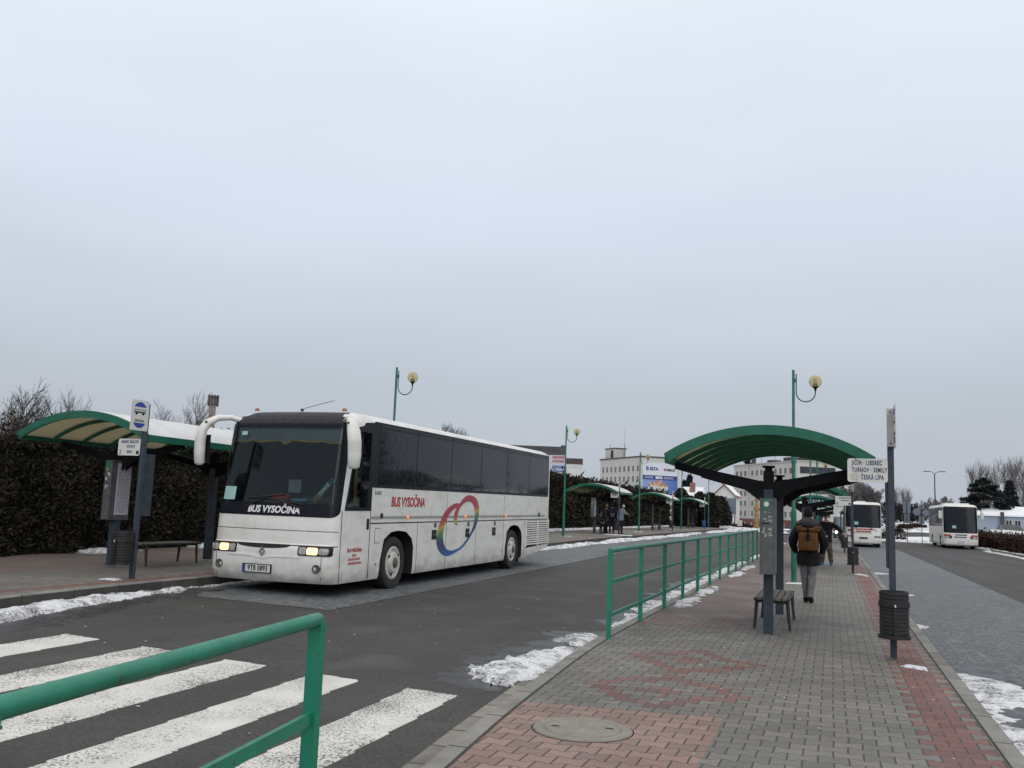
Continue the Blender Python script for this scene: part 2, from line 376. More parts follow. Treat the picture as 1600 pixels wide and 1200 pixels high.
def fixn(o):
    bm = bmesh.new(); bm.from_mesh(o.data); bmesh.ops.recalc_face_normals(bm, faces=list(bm.faces)); bm.to_mesh(o.data); bm.free(); return o
def tag(o, label=None, cat=None, group=None, kind=None):
    for k, v in (('label', label), ('category', cat), ('group', group), ('kind', kind)):
        if v: o[k] = v
    return o
def thing(name, label, cat, loc=(0, 0, 0), rz=0., group=None):
    o = bpy.data.objects.new(name, None); C.objects.link(o); o.location = loc; o.rotation_euler = (0, 0, rz); o.empty_display_size = .3
    return tag(o, label, cat, group)
def kids(o): return [c for c in bpy.data.objects if c.parent == o]
def copy_tree(o, loc=None, rz=None, label=None, parent=None):
    c = o.copy(); C.objects.link(c); c.parent = parent
    if loc is not None: c.location = loc
    if rz is not None: c.rotation_euler = (0, 0, rz)
    if label: c['label'] = label
    for k in kids(o): copy_tree(k, parent=c)
    return c
def baked(o):
    dg = bpy.context.evaluated_depsgraph_get(); me = bpy.data.meshes.new_from_object(o.evaluated_get(dg)); return me
def text(name, body, size, mat, parent=None, loc=(0, 0, 0), rot=(PI / 2, 0, 0), bold=0., shear=0., sx=1., align='CENTER', ext=.002, spacing=1.):
    cu = bpy.data.curves.new(name, 'FONT'); cu.body = body; cu.size = size; cu.align_x = align; cu.align_y = 'CENTER'
    cu.offset = bold; cu.shear = shear; cu.extrude = ext; cu.resolution_u = 3; cu.space_character = spacing
    t = bpy.data.objects.new(name, cu); C.objects.link(t)
    bpy.context.view_layer.update()
    me = baked(t); bpy.data.objects.remove(t)
    me.transform(Matrix.Translation(loc) @ Euler(rot, 'XYZ').to_matrix().to_4x4() @ Matrix.Diagonal((sx, 1, 1, 1)))
    me.materials.clear(); me.materials.append(mat); me.name = name
    o = bpy.data.objects.new(name, me); C.objects.link(o)
    if parent: o.parent = parent
    return o
def at(px, py, y):                        # point at ground distance y seen at a pixel of the 1600 x 1200 photograph
    d = RM @ Vector(((px - 800) / FPX, (600 - py) / FPX, -1)); return Vector((0, 0, EYE)) + d * (y / d.y)
def lerp(t, a, b): return a + (b - a) * t
def cl(t): return max(0., min(1., t))
def interp(x, tab):
    if x <= tab[0][0]: return tab[0][1]
    for (a, b), (c, d) in zip(tab, tab[1:]):
        if x <= c: return b + (d - b) * (x - a) / (c - a)
    return tab[-1][1]

# ------------------------------------------------------------------ ground levels
XKL = -10.64                              # face of the far platform's kerb
def xkl(y): return interp(y, ((4, -9.6), (8, -10.1), (10, -10.45), (12.5, XKL), (200, XKL)))
def xkm(y): return interp(y, ((-3, -.9), (0, -1.5), (2, -1.95), (3.5, -2.2), (5.6, -2.42), (7, -2.56), (8, -2.64), (10.3, -2.8), (12.4, -2.88), (300, -2.9)))
XKR = 1.28
def zl(y): return .14 + .16 * cl((y - 14) / 30)
def zr(y): return -.0016 * min(75, max(0, y - 5))
def road(x, y):
    if x < -1: return zl(y) * cl((-2.9 - x) / (-2.9 - XKL))
    return zr(y)
def terr(x, y):
    z = road(max(-10.75, min(x, 30)), y) if not -2.9 < x < 1.3 else 0
    if x < XKL: z = zl(y) + .1
    if x > 12: z += .9 * cl((x - 12) / 8) * cl((y - 85) / 60)
    if y > 112 and x > 2: z += 2.0 * cl((y - 114) / 22) ** .8 * cl((x - 2) / 4) * cl((19 - x) / 3)
    if y > 100: z = lerp(cl((y - 100) / 25), z, .35 if x < 8 else z)
    if y > 150: z = lerp(cl((y - 150) / 90), z, -1.3)
    return z
def strip(name, x0, x1, ys, nx, zf, mat, kind='structure'):
    b = MB(); vs = []; fs = []
    for y in ys:
        a = x0(y) if callable(x0) else x0; c = x1(y) if callable(x1) else x1
        for i in range(nx + 1):
            x = lerp(i / nx, a, c); vs.append((x, y, zf(x, y)))
    n = nx + 1
    for j in range(len(ys) - 1):
        for i in range(nx): fs.append((j * n + i, j * n + i + 1, (j + 1) * n + i + 1, (j + 1) * n + i))
    b.add(vs, fs); o = b.build(name, mat); o['kind'] = kind; return o
def rng(a, b, st):
    n = max(1, int(round((b - a) / st))); return [a + (b - a) * i / n for i in range(n + 1)]
YS = rng(-6, 14, 1) + rng(14, 50, 2)[1:] + rng(50, 102, 4)[1:]
gx = [-900, -500, -300, -200, -140, -100, -70, -50, -40, -30, -24, -20, -17, -14, -11, -8, -5, -3, -1, 1, 3, 5, 8, 12, 15, 18, 22, 28, 36, 48, 65, 90, 140, 220, 400, 900]
gy = [-60, -20, -6, 0, 6, 10, 14, 18, 24, 30, 38, 46, 54, 62, 70, 80, 90, 100, 110, 120, 130, 145, 160, 180, 200, 230, 260, 320, 420, 600, 900, 1500]
b = MB(); n = len(gx)
b.add([(x, y, terr(x, y) - .12) for y in gy for x in gx], [(j * n + i, j * n + i + 1, (j + 1) * n + i + 1, (j + 1) * n + i) for j in range(len(gy) - 1) for i in range(n - 1)])
tag(b.build('ground', MT['field']), kind='structure')
strip('left_road', lambda y: xkl(y) - .05, lambda y: xkm(y) + .02, YS, 8, road, MT['asphalt'])
strip('right_road', XKR - .1, lambda y: interp(y, ((-6, 11.5), (80, 11.5), (102, 15))), YS, 4, road, MT['asphalt'])
strip('crossroad', -60, 60, rng(101.9, 122, 4), 12, lambda x, y: terr(x, y) - .03, MT['asphalt'])
strip('cobbled_bay', lambda y: xkl(y) + .001, lambda y: interp(y, ((12.8, -7.3), (35, -7.8), (102, -8.3))), [12.8] + [y for y in YS if y >= 14], 4, lambda x, y: road(x, y) + .006, MT['cobble'])
strip('cobbled_bay', XKR + .001, 4.27, [11.0, 12] + [y for y in YS if y >= 13], 3, lambda x, y: road(x, y) + .006, MT['cobble'])
strip('parking_lot', 19, 75, rng(125, 143, 6), 8, lambda x, y: terr(x, y) - .03, MT['asphalt'])
# platforms
ZP = .15
strip('middle_platform', lambda y: xkm(y) + .149, 1.131, YS, 6, lambda x, y: ZP, MT['paver_mid'])
strip('far_platform', -17.6, lambda y: xkl(y) - .149, [y for y in YS if y >= 4], 5, lambda x, y: zl(y) + .17, MT['paver_left'])
def kerb(name, xo, w, zt, zb, ys, mat, face=None):
    b = MB()
    for y0, y1 in zip(ys, ys[1:]):
        vs = []
        for y in (y0, y1):
            x = xo(y); t = zt(y); lo = zb(y)
            sgn = 1 if w > 0 else -1
            vs += [(x, y, lo), (x, y, t - .012), (x + sgn * .012, y, t + .003), (x + w, y, t + .003), (x + w, y, lo)]
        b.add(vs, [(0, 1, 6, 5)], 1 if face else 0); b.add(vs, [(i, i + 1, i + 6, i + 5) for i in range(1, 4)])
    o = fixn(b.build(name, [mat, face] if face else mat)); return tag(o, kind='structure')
kerb('kerb', xkm, .15, lambda y: ZP, lambda y: -.15, YS, MT['kerb'])
kerb('kerb', lambda y: XKR, -.15, lambda y: ZP, lambda y: -.35, YS, MT['kerb'])
kerb('kerb', xkl, -.15, lambda y: zl(y) + .17, lambda y: zl(y) - .15, [y for y in YS if y >= 4], MT['kerb'], stone('dark_kerb_face', (.055, .052, .048), 1.0))  # far kerb: upright face in a darker stone colour than the top
kerb('kerb', lambda y: interp(y, ((-6, 11.4), (80, 11.4), (102, 14.9))), .18, lambda y: zr(y) + .13, lambda y: -.4, YS, MT['kerb'])
strip('gutter', lambda y: xkm(y) - .28, lambda y: xkm(y) + .001, YS, 1, lambda x, y: road(x, y) + .005 + .02 * (x - xkm(y) + .28), MT['slab'])

# dark line of moss and dirt beside the kerbs
def seam(x0, w, ys, zf): return strip('kerb_seam', lambda y: x0(y), lambda y: x0(y) + w, ys, 1, zf, MT['seam'])
MT['seam'] = M('mossy_joint', (.045, .044, .034), .95, var=.5, sc=9, fine=.3)
seam(lambda y: xkm(y) + .145, .022, YS, lambda x, y: ZP + .0045)
seam(lambda y: xkm(y) - .012, .014, YS, lambda x, y: road(x, y) + .03)
seam(lambda y: 1.118, .018, YS, lambda x, y: ZP + .0045)
# ------------------------------------------------------------------ buses
class Shell:
    """Bus body: front face is a height field yf(x, z), sides at x = +-w."""
    def __init__(s, w, L, H, rake, bulge, R, levels):
        s.w, s.L, s.H, s.rake, s.bulge, s.R, s.levels = w, L, H, rake, bulge, R, levels
    def yf(s, x, z):
        c = 0; t = abs(x) - (s.w - s.R)
        if t > 0: c = s.R - math.sqrt(max(0, s.R ** 2 - min(t, s.R) ** 2))
        return interp(z, s.rake) + s.bulge * (x / s.w) ** 2 + c
    def body(s, parent, mats, cuts, black_front=None):
        b = MB(); rings = []
        for z, ins in s.levels:
            pts = []; k = 22
            sc = (s.w - ins) / s.w
            for i in range(k + 1):
                t = -1 + 2 * i / k; x = s.w * math.sin(t * PI / 2)
                pts.append((x * sc, s.yf(x, z) + ins * .8, z))
            y0 = pts[-1][1]; rr = .16
            for j in range(1, 9): pts.append(((s.w - ins), lerp(j / 8, y0, s.L - ins - rr), z))
            for j in range(1, 5):
                a = j / 4 * PI / 2; pts.append((s.w - ins - rr + rr * math.cos(a), s.L - ins - rr + rr * math.sin(a), z))
            for j in range(1, 5):
                a = PI / 2 + (j - 1) / 4 * PI / 2; pts.append((-(s.w - ins - rr) + rr * math.cos(a) , s.L - ins - rr + rr * math.sin(a), z))
            for j in range(0, 8): pts.append((-(s.w - ins), lerp(j / 8, s.L - ins - rr, y0), z))
            rings.append(pts)
        n = len(rings[0]); fs = []
        for i in range(len(rings) - 1):
            for k in range(n): fs.append((i * n + k, i * n + (k + 1) % n, (i + 1) * n + (k + 1) % n, (i + 1) * n + k))
        b.add([p for r in rings for p in r], fs)
        b.m = [(1 if black_front and black_front(*[sum(b.v[q][c] for q in f) / 4 for c in range(3)]) else 0) for f in b.f]
        b.add(rings[0], [tuple(range(n))[::-1]], 2); b.add(rings[-1], [tuple(range(n))], 0)
        o = b.build('body', mats)
        bm = bmesh.new(); bm.from_mesh(o.data); bmesh.ops.remove_doubles(bm, verts=list(bm.verts), dist=.0005); bmesh.ops.recalc_face_normals(bm, faces=list(bm.faces)); bm.to_mesh(o.data); bm.free()
        for cut in cuts:
            fixn(cut)
            m = o.modifiers.new('cut', 'BOOLEAN'); m.operation = 'DIFFERENCE'; m.object = cut; m.solver = 'EXACT'; m.material_mode = 'TRANSFER'
            bpy.context.view_layer.update(); me = baked(o); o.modifiers.clear(); o.data = me; bpy.data.objects.remove(cut)
        o.data.polygons.foreach_set('use_smooth', [True] * len(o.data.polygons)); o.data.set_sharp_from_angle(angle=math.radians(28))
        o.parent = parent; o.name = 'body'; return o
    def patch(s, name, mat, parent, x0, x1, z0, z1, off, nx=24, nz=10, r=0., hole=None, thick=0., top=None, bot=None):
        """sheet hugging the front face; rounded corners r; hole = (x0,x1,z0,z1) left open"""
        b = MB(); xs = sorted(set([s.w * math.sin(lerp(i / nx, math.asin(x0 / s.w), math.asin(x1 / s.w))) for i in range(nx + 1)] + ([hole[0], hole[1]] if hole else [])))
        zs = sorted(set([lerp(i / nz, z0, z1) for i in range(nz + 1)] + ([hole[2], hole[3]] if hole else []) + ([z0 + r * q for q in (.1, .3, .6, 1)] + [z1 - r * q for q in (.1, .3, .6, 1)] if r else [])))
        def X(x, z):
            if not r: return x
            d = 0
            for zz, sg in ((z0, 1), (z1, -1)):
                t = r - (z - zz) * sg
                if t > 0: d = max(d, r - math.sqrt(max(0, r * r - t * t)))
            return lerp((x - x0) / (x1 - x0), x0 + d, x1 - d)
        def Z(x, z):
            if top or bot:
                t = (z - z0) / (z1 - z0); return lerp(t, bot(x) if bot else z0, top(x) if top else z1)
            return z
        vs = []; m = len(xs)
        for z in zs:
            for x in xs:
                xx = X(x, z); zz = Z(x, z); vs.append((xx, s.yf(xx, zz) - off, zz))
        fs = []
        for j in range(len(zs) - 1):
            for i in range(m - 1):
                if hole and hole[0] - 1e-6 <= xs[i] and xs[i + 1] <= hole[1] + 1e-6 and hole[2] - 1e-6 <= zs[j] and zs[j + 1] <= hole[3] + 1e-6: continue
                fs.append((j * m + i, j * m + i + 1, (j + 1) * m + i + 1, (j + 1) * m + i))
        b.add(vs, fs)
        if thick:
            o0 = len(vs); b.add([(x, y + thick, z) for x, y, z in vs], [tuple(f[::-1]) for f in fs])
            nz_ = len(zs)
            edge = [i for i in range(m)] + [j * m + m - 1 for j in range(1, nz_)] + [(nz_ - 1) * m + i for i in range(m - 2, -1, -1)] + [j * m for j in range(nz_ - 2, 0, -1)]
            b.f += [(edge[k], edge[(k + 1) % len(edge)], edge[(k + 1) % len(edge)] + o0, edge[k] + o0) for k in range(len(edge))]; b.m += [0] * len(edge)
        return b.build(name, mat, parent, smooth=40)

def prism_x(x0, x1, yz, mat, name='cutter'):
    b = MB(); b.poly([(x0, y, z) for y, z in yz], (x1 - x0, 0, 0)); return b.build(name, mat)
def plate_yz(name, x, yz, mat, parent, th=.006, side=1):
    b = MB(); b.poly([(x, y, z) for y, z in yz], (th * side, 0, 0)); return fixn(b.build(name, mat, parent))
def rrect(a0, a1, b0, b1, r, n=5):
    p = []
    for cx, cy, s0 in ((a1 - r, b0 + r, -PI / 2), (a1 - r, b1 - r, 0), (a0 + r, b1 - r, PI / 2), (a0 + r, b0 + r, PI)):
        for i in range(n + 1): p.append((cx + r * math.cos(s0 + PI / 2 * i / n), cy + r * math.sin(s0 + PI / 2 * i / n)))
    return p
def make_wheel(parent, x, y, R, side, rimmat=None):
    """wheel > rim, hub_cap; axis along x, outer face towards side"""
    b = MB(); w = .29; s = side
    b.lathe([(R * .60, -w * s), (R * .95, -w * s), (R, -w * .85 * s), (R, -.03 * s), (R * .97, -.005 * s), (R * .90, 0), (R * .70, -.004 * s), (R * .635, -.02 * s), (R * .6, -.05 * s)], 36, 'x')
    o = b.build('wheel', MT['rubber'], parent, smooth=35, loc=(x, y, R)); fixn(o)
    b = MB(); b.lathe([(R * .635, -.045 * s), (R * .63, -.012 * s), (R * .56, -.004 * s), (R * .53, -.03 * s), (R * .44, -.05 * s), (R * .40, .0), (R * .36, .03 * s), (R * .27, .04 * s), (R * .21, .036 * s), (.02, .03 * s)], 32, 'x')
    r = fixn(b.build('rim', rimmat or MT['rim'], o, smooth=35))
    b = MB(); b.lathe([(R * .2, .03 * s), (R * .2, .045 * s), (R * .15, .06 * s), (.01, .06 * s)], 20, 'x'); fixn(b.build('hub_cap', MT['hub'], o, smooth=35))
    for k in (35, 145, 250):
        b = MB(); a = math.radians(k); b.box(-.004, .008, R * .47 * math.cos(a) - .03, R * .47 * math.cos(a) + .03, R * .47 * math.sin(a) - .022, R * .47 * math.sin(a) + .022)
        b.build('rim_hole', MT['black_matt'], o)
    return o

# ---- the big white coach
coach = thing('coach', 'white long distance coach with red lettering and rainbow oval on its side, headlights lit', 'coach', (-9.3, 14.0, .082))
coach.rotation_euler = (.008, 0, 0)
WH = 1.25
sh = Shell(WH, 12.95, 3.31, [(.2, .12), (.30, .05), (.42, 0), (.80, 0), (.86, .02), (.91, .07), (1.0, .07), (1.4, .10), (3.0, .36), (3.12, .44), (3.22, .56), (3.28, .72), (3.31, .9)], .10, .2,
           [(.24, .03), (.30, .01), (.42, 0), (.62, 0), (.80, 0), (.86, 0), (.91, 0), (1.02, 0), (1.2, 0), (1.4, 0), (1.8, 0), (2.3, 0), (2.8, 0), (3.0, 0), (3.09, .012), (3.17, .05), (3.23, .11), (3.275, .2), (3.30, .36), (3.312, .7)])
def arch(y, r, zt):
    return [(y - r, .0), (y - r * .97, .55), (y - r * .80, zt - .16), (y - r * .42, zt - .03), (y, zt), (y + r * .5, zt - .03), (y + r * .88, zt - .17), (y + r, zt - .34), (y + r, 0)]
YW1, YW2 = 2.53, 9.62
cuts = []
for yy, r, zt in ((YW1 + .07, .74, 1.12), (YW2 + .02, .70, 1.14)):
    for sd in (1, -1):
        cuts.append(prism_x(sd * .72, sd * 1.4, arch(yy, r, zt), MT['black_matt']))
cc = MB(); cc.box(-1.13, 1.13, .05, 2.9, 1.5, 2.96); cuts.append(cc.build('cutter', MT['interior']))
cuts.append(prism_x(1.0, 1.4, [(.50, 1.56), (.78, 2.93), (1.30, 2.93), (1.30, 1.56)], MT['interior']))
# sloping tail underneath
cuts.append(prism_x(-1.4, 1.4, [(10.9, .1), (10.9, .27), (13.3, .50), (13.3, .1)], MT['black_matt']))
coach_body = sh.body(coach, [MT['white_bus'], MT['cap_black'], MT['black_matt'], MT['interior']], cuts, lambda x, y, z: z > 2.99 and y < .62 + .25 * (abs(x) < 1.0))
P_ = coach
# side glass band (right side is the one seen; the left has the same)
for sd in (1, -1):
    band = rrect(1.36, 12.70, 1.93, 3.155, .08)
    o = plate_yz('window_band', WH * sd, band, MT['dark_frame'], P_, .006, sd)
    edges = [1.62, 3.30, 5.15, 7.02, 8.90, 10.80, 12.62]
    for y0, y1 in zip(edges, edges[1:]):
        plate_yz('window', (WH + .006) * sd, rrect(y0 + .022, y1 - .022, 1.99, 3.04, .04, 3), MT['dark_glass'], o, .003, sd)
        plate_yz('window_vent', (WH + .006) * sd, [(y0 + .06, 3.075), (y1 - .06, 3.075), (y1 - .06, 3.11), (y0 + .06, 3.11)], MT['black'], o, .005, sd)
    plate_yz('belt_stripe', WH * sd, [(1.45, 1.345), (12.4, 1.345), (12.4, 1.40), (1.45, 1.40)], MT['grey_trim'], P_, .004, sd)
    b = MB()
    X0 = WH * sd; t = .003 * sd
    def line(y0, z0, y1, z1, w=.012):
        d = Vector((0, y1 - y0, z1 - z0)).normalized(); nn = Vector((0, -d.z, d.y)) * w / 2
        a, c = Vector((X0, y0, z0)), Vector((X0, y1, z1)); b.poly([a - nn, c - nn, c + nn, a + nn], (t, 0, 0))
    line(1.42, 1.27, 12.7, 1.275, .022)
    for y in (3.5, 5.02, 6.82, 8.8): line(y, .27, y, 1.265)
    for y in (1.42,): line(y, .27, y, 1.9, .02)
    line(.36, .27, .36, 1.5, .014); line(10.55, .3, 10.55, 1.26); line(5.02, 1.28, 5.02, 1.9, .006); line(8.8, 1.28, 8.8, 1.9, .006)
    fixn(b.build('panel_gap', MT['black_matt'], P_))
    g = plate_yz('engine_grille', WH * sd, [(10.66, .49), (12.80, .56), (12.80, 1.25), (10.66, 1.25)], MT['black_matt'], P_, .004, sd)
    b = MB()
    for y0, y1 in ((10.68, 11.70), (11.78, 12.78)):
        for k in range(11):
            z = .585 + k * .062
            b.poly([((WH + .004) * sd, y0, z), ((WH + .03) * sd, y0, z - .012), ((WH + .03) * sd, y0, z + .016), ((WH + .004) * sd, y0, z + .03)], (0, y1 - y0, 0))
        for yy in (y0 - .02, y1): b.box(*sorted((WH * sd, (WH + .028) * sd)), yy, yy + .03, .53, 1.26)
    fixn(b.build('grille_slat', MT['white_bus'], g))
    for y in (4.36, 6.28, 8.08):
        h = plate_yz('hatch_handle', WH * sd, rrect(y - .12, y + .12, .90, 1.10, .015, 2), MT['black'], P_, .008, sd)
        plate_yz('grip', (WH + .008) * sd, rrect(y - .09, y + .09, .985, 1.02, .01, 2), MT['hub'], h, .008, sd)
        plate_yz('hatch_lock', WH * sd, rrect(y - .02, y + .11, 1.15, 1.25, .015, 2), MT['hub'], P_, .006, sd)
    for y in (3.0, 6.1, 8.95):
        b = MB(); b.lathe([(.036, 0), (.034, .02 * sd), (.02, .032 * sd)], 14, 'x', (WH * sd, y, 1.372)); fixn(b.build('side_marker', MT['amber'], P_, smooth=40))
    for y_, z_ in ((12.55, 1.36), (1.70, .52)):
        b = MB(); b.lathe([(.024, 0), (.02, .016 * sd)], 12, 'x', (WH * sd, y_, z_)); fixn(b.build('reflector', MT['amber_off'], P_))
    plate_yz('rear_lock', WH * sd, rrect(11.75, 11.98, 1.34, 1.46, .01, 2), MT['hub'], P_, .006, sd)
    b = MB(); b.lathe([(.055, 0), (.05, .012 * sd)], 16, 'x', (WH * sd, 1.86, 1.41)); fixn(b.build('speaker_port', MT['black'], P_))
    f_ = plate_yz('fuel_flap', WH * sd, rrect(1.62, 1.84, .90, 1.18, .02, 3), MT['hub'], P_, .003, sd)
    plate_yz('flap_cover', (WH + .003) * sd, rrect(1.632, 1.828, .912, 1.168, .02, 3), MT['white_bus'], f_, .004, sd)
    for yy in (YW1, YW2): make_wheel(P_, (WH - .03) * sd, yy, .50, sd)
    b = MB(); b.box(*sorted(((WH - .05) * sd, (WH - .36) * sd)), YW2 + .64, YW2 + .66, .12, .5); fixn(b.build('mud_flap', MT['rubber'], P_))
# entrance door on the seen side (driver's door opposite): frame, pane, handle
for sd in (1, -1):
    zb = 1.50 if sd == 1 else 1.60
    fr = MB(); X0 = WH * sd
    out = [(.44, zb), (.80, 3.0), (1.0, 3.04), (1.36, 3.04), (1.415, 2.9), (1.415, zb)]
    inn = [(.50, zb + .06), (.80, 2.93), (1.0, 2.94), (1.28, 2.94), (1.31, 2.88), (1.31, zb + .06)]
    n = 6; t = .008 * sd
    fr.add([(X0, y, z) for y, z in out] + [(X0, y, z) for y, z in inn] + [(X0 + t, y, z) for y, z in out] + [(X0 + t, y, z) for y, z in inn],
           [q for i in range(n) for q in ((i, (i + 1) % n, n + (i + 1) % n, n + i), (2 * n + i, 2 * n + (i + 1) % n, 3 * n + (i + 1) % n, 3 * n + i), (i, (i + 1) % n, 2 * n + (i + 1) % n, 2 * n + i), (n + i, n + (i + 1) % n, 3 * n + (i + 1) % n, 3 * n + i))])
    d = fixn(fr.build('door_frame', MT['dark_frame'], P_))
    b = MB(); b.add([(X0 + .003 * sd, y, z) for y, z in inn], [tuple(range(6))[::(-1 if sd == 1 else 1)]]); b.build('door_pane', MT['windscreen'], d)
    plate_yz('door_handle', X0, rrect(1.28, 1.36, 1.16, 1.36, .02, 3), MT['black'], P_, .012, sd)
    # dark infill between door and window band
    plate_yz('pillar_cover', X0, [(1.0, 3.045), (1.36, 3.045), (1.36, 3.13), (1.05, 3.10)], MT['dark_frame'], P_, .005, sd)
# front
ws = sh.patch('windscreen_surround', MT['dark_frame'], P_, -1.235, 1.235, 1.37, 3.03, .006, nx=40, nz=14, r=.11, hole=(-1.13, 1.13, 1.60, 2.95))
sh.patch('windscreen', MT['windscreen'], P_, -1.135, 1.135, 1.595, 2.955, .003, nx=30, nz=10)
def front_text(name, body, size, mat, x, z, off, parent=P_, **k):
    o = text(name, body, size, mat, parent, (0, 0, 0), (PI / 2, 0, 0), **k)
    for v in o.data.vertices:
        xx, zz = x + v.co.x, z + v.co.z; v.co = Vector((xx, sh.yf(xx, zz) - off + v.co.y, zz))
    return o
front_text('front_lettering', 'BUS VYSOČINA', .165, MT['white_letter'], .02, 1.475, .011, bold=.006, shear=.12, sx=.92)
b = MB()
for (x0, z0, x1, z1) in ((-1.22, 1.13, 1.20, 1.13),):
    pass
sh.patch('panel_gap', MT['hub'], P_, -1.24, 1.24, 1.125, 1.137, .003, nx=30, nz=1)
sh.patch('bumper_gap', MT['black_matt'], P_, -1.245, 1.245, .872, .888, .008, nx=30, nz=1)
sh.patch('grille_slot', MT['black_matt'], P_, -.62, .46, .84, .89, .012, nx=24, nz=2, bot=lambda x: .872 - .055 * math.sqrt(max(0, 1 - ((x + .08) / .54) ** 2)))
sh.patch('bumper_fold', MT['white_bus'], P_, -.80, .66, .655, .68, .012, nx=24, nz=3, thick=.012, top=lambda x: .69 - .03 * math.exp(-((x + .07) / .16) ** 2), bot=lambda x: .668 - .035 * math.exp(-((x + .07) / .16) ** 2))
for sd in (1, -1):
    xs = sorted((sd * .62, sd * 1.215))
    h = sh.patch('headlight', MT['black'], P_, xs[0], xs[1], .715, .875, .010, nx=16, nz=4, r=.03, thick=.02)
    xs = sorted((sd * .79, sd * .99)); sh.patch('headlight_bulb', MT['head_on'], h, xs[0], xs[1], .735, .856, .018, nx=8, nz=4, r=.03, thick=.006)
    xs = sorted((sd * .645, sd * .775)); sh.patch('indicator_lens', MT['lens'], h, xs[0], xs[1], .735, .856, .018, nx=6, nz=3, r=.02, thick=.006)
    xs = sorted((sd * 1.005, sd * 1.17)); sh.patch('corner_lens', MT['lens'], h, xs[0], xs[1], .74, .85, .018, nx=8, nz=3, r=.04, thick=.006)
    xc = sd * .98; b = MB(); b.lathe([(.075, .03), (.075, -.004), (.062, -.008), (.058, .0), (.05, .012), (.01, .016)], 20, 'y', (xc, sh.yf(xc, .50) - .016, .50)); fixn(b.build('fog_light', [MT['hub']], P_, smooth=40))
    xs = sd * 1.06; b = MB(); b.tube([(xs, sh.yf(xs, .70) - .001, .70), (xs, sh.yf(xs, .5) - .001, .5), (xs - .01 * sd, sh.yf(xs, .32) - .001, .32)], .006, 5); b.build('bumper_seam', MT['hub'], P_)
# emblem: hollow rhombus
xe, ze = -.07, .755; b = MB()
for q in range(4):
    A = [(0, .085), (.062, 0), (0, -.085), (-.062, 0)][q]; B = [(0, .085), (.062, 0), (0, -.085), (-.062, 0)][(q + 1) % 4]
    k = .5; y0 = sh.yf(xe, ze) - .006
    b.poly([(xe + A[0], y0, ze + A[1]), (xe + B[0], y0, ze + B[1]), (xe + B[0] * k, y0, ze + B[1] * k), (xe + A[0] * k, y0, ze + A[1] * k)], (0, -.02, 0))
fixn(b.build('emblem', MT['chrome'], P_))
# number plate
xp, zp = -.15, .46; yp = sh.yf(xp, zp) - .03
b = MB(); b.box(xp - .29, xp + .29, yp, yp + .03, zp - .075, zp + .075); pl = b.build('number_plate', MT['black'], P_)
b = MB(); b.box(xp - .225, xp + .275, yp - .004, yp, zp - .06, zp + .06); b.build('plate_face', MT['sign_white'], pl)
b = MB(); b.box(xp - .278, xp - .226, yp - .004, yp, zp - .06, zp + .06); b.build('plate_band', MT['sign_blue'], pl)
text('plate_number', '9T8 0893', .125, MT['ink_black'], pl, (xp + .025, yp - .005, zp), bold=.003, sx=.84)
# windscreen furniture
b = MB(); pts = []
for i in range(61):
    t = i / 60; x = lerp(t, -1.1, 1.1); z = 2.70 - .02 * math.sin(t * 9) - .07 * math.exp(-((t - .5) / .035) ** 2) + .035 * math.exp(-((t - .17) / .05) ** 2) + .03 * math.exp(-((t - .83) / .05) ** 2); pts.append((x, sh.yf(x, z) + .09, z))
b.tube(pts, [(.012, .022)] * 61, 6); b.build('curtain_fringe', MT['yellow'], P_)
b = MB(); vs = [(x, y + .012, zz) for (x, y, z) in pts for zz in (2.95, z)]
b.add(vs, [(2 * i, 2 * i + 1, 2 * i + 3, 2 * i + 2) for i in range(60)]); b.build('curtain', MT['interior_lt'], P_)
b = MB(); b.rbox(-1.12, 1.12, .55, 1.25, 1.46, 1.62, .05); b.rbox(.25, 1.0, .62, 1.2, 1.58, 1.72, .06); b.build('dashboard', MT['interior'], P_)
b = MB(); b.rbox(.30, .82, 1.72, 1.92, 1.45, 2.28, .07); b.rbox(.42, .70, 1.75, 1.88, 2.28, 2.52, .05); b.build('driver_seat', MT['black_matt'], P_)
b = MB(); b.tube([(.52 + .21 * math.cos(a), 1.32 - .1 * math.sin(a), 1.80 + .18 * math.sin(a)) for a in [2 * PI * i / 20 for i in range(21)]], .014, 6); b.build('steering_wheel', MT['black_matt'], P_)
b = MB(); b.tube([(1.02, 1.20, 1.4), (1.02, 1.20, 2.9)], .03, 8); b.build('grab_pole', M('yellow_pole', (.4, .25, .03), .4), P_)
b = MB(); b.rbox(-.02, .24, .60, .63, 1.78, 2.02, .015); b.build('ticket_machine', MT['interior_lt'], P_)
b = MB(); b.rbox(-.34, .0, .55, .75, 1.64, 1.76, .03); b.build('dash_box', MT['red'], P_)
b = MB(); b.rbox(.12, .42, .50, .62, 1.63, 1.68, .02); b.build('dash_bottle', M('blue_plastic', (.12, .38, .5), .3), P_)
for nm, x0, x1, z0, z1, m_ in (('route_card', -1.10, -.84, 1.625, 1.86, MT['teal_card']), ('windscreen_sticker', -.93, -.80, 2.80, 2.87, MT['teal_card'])):
    sh.patch(nm, m_, P_, x0, x1, z0, z1, .008, nx=4, nz=2)
q = NT('name_board_paint'); sx_ = q.n('ShaderNodeSeparateXYZ'); q.t.links.new(q.co('Generated'), sx_.inputs[0])
rp = q.n('ShaderNodeValToRGB'); q.t.links.new(sx_.outputs[0], rp.inputs[0]); rp.color_ramp.elements[0].color = (.28, .12, .06, 1); rp.color_ramp.elements[1].color = (.02, .08, .16, 1)
e = rp.color_ramp.elements.new(.35); e.color = (.16, .26, .04, 1); e = rp.color_ramp.elements.new(.6); e.color = (.02, .14, .10, 1)
q.set(Base_Color=rp.outputs[0], Roughness=.4)
ang = math.radians(47)
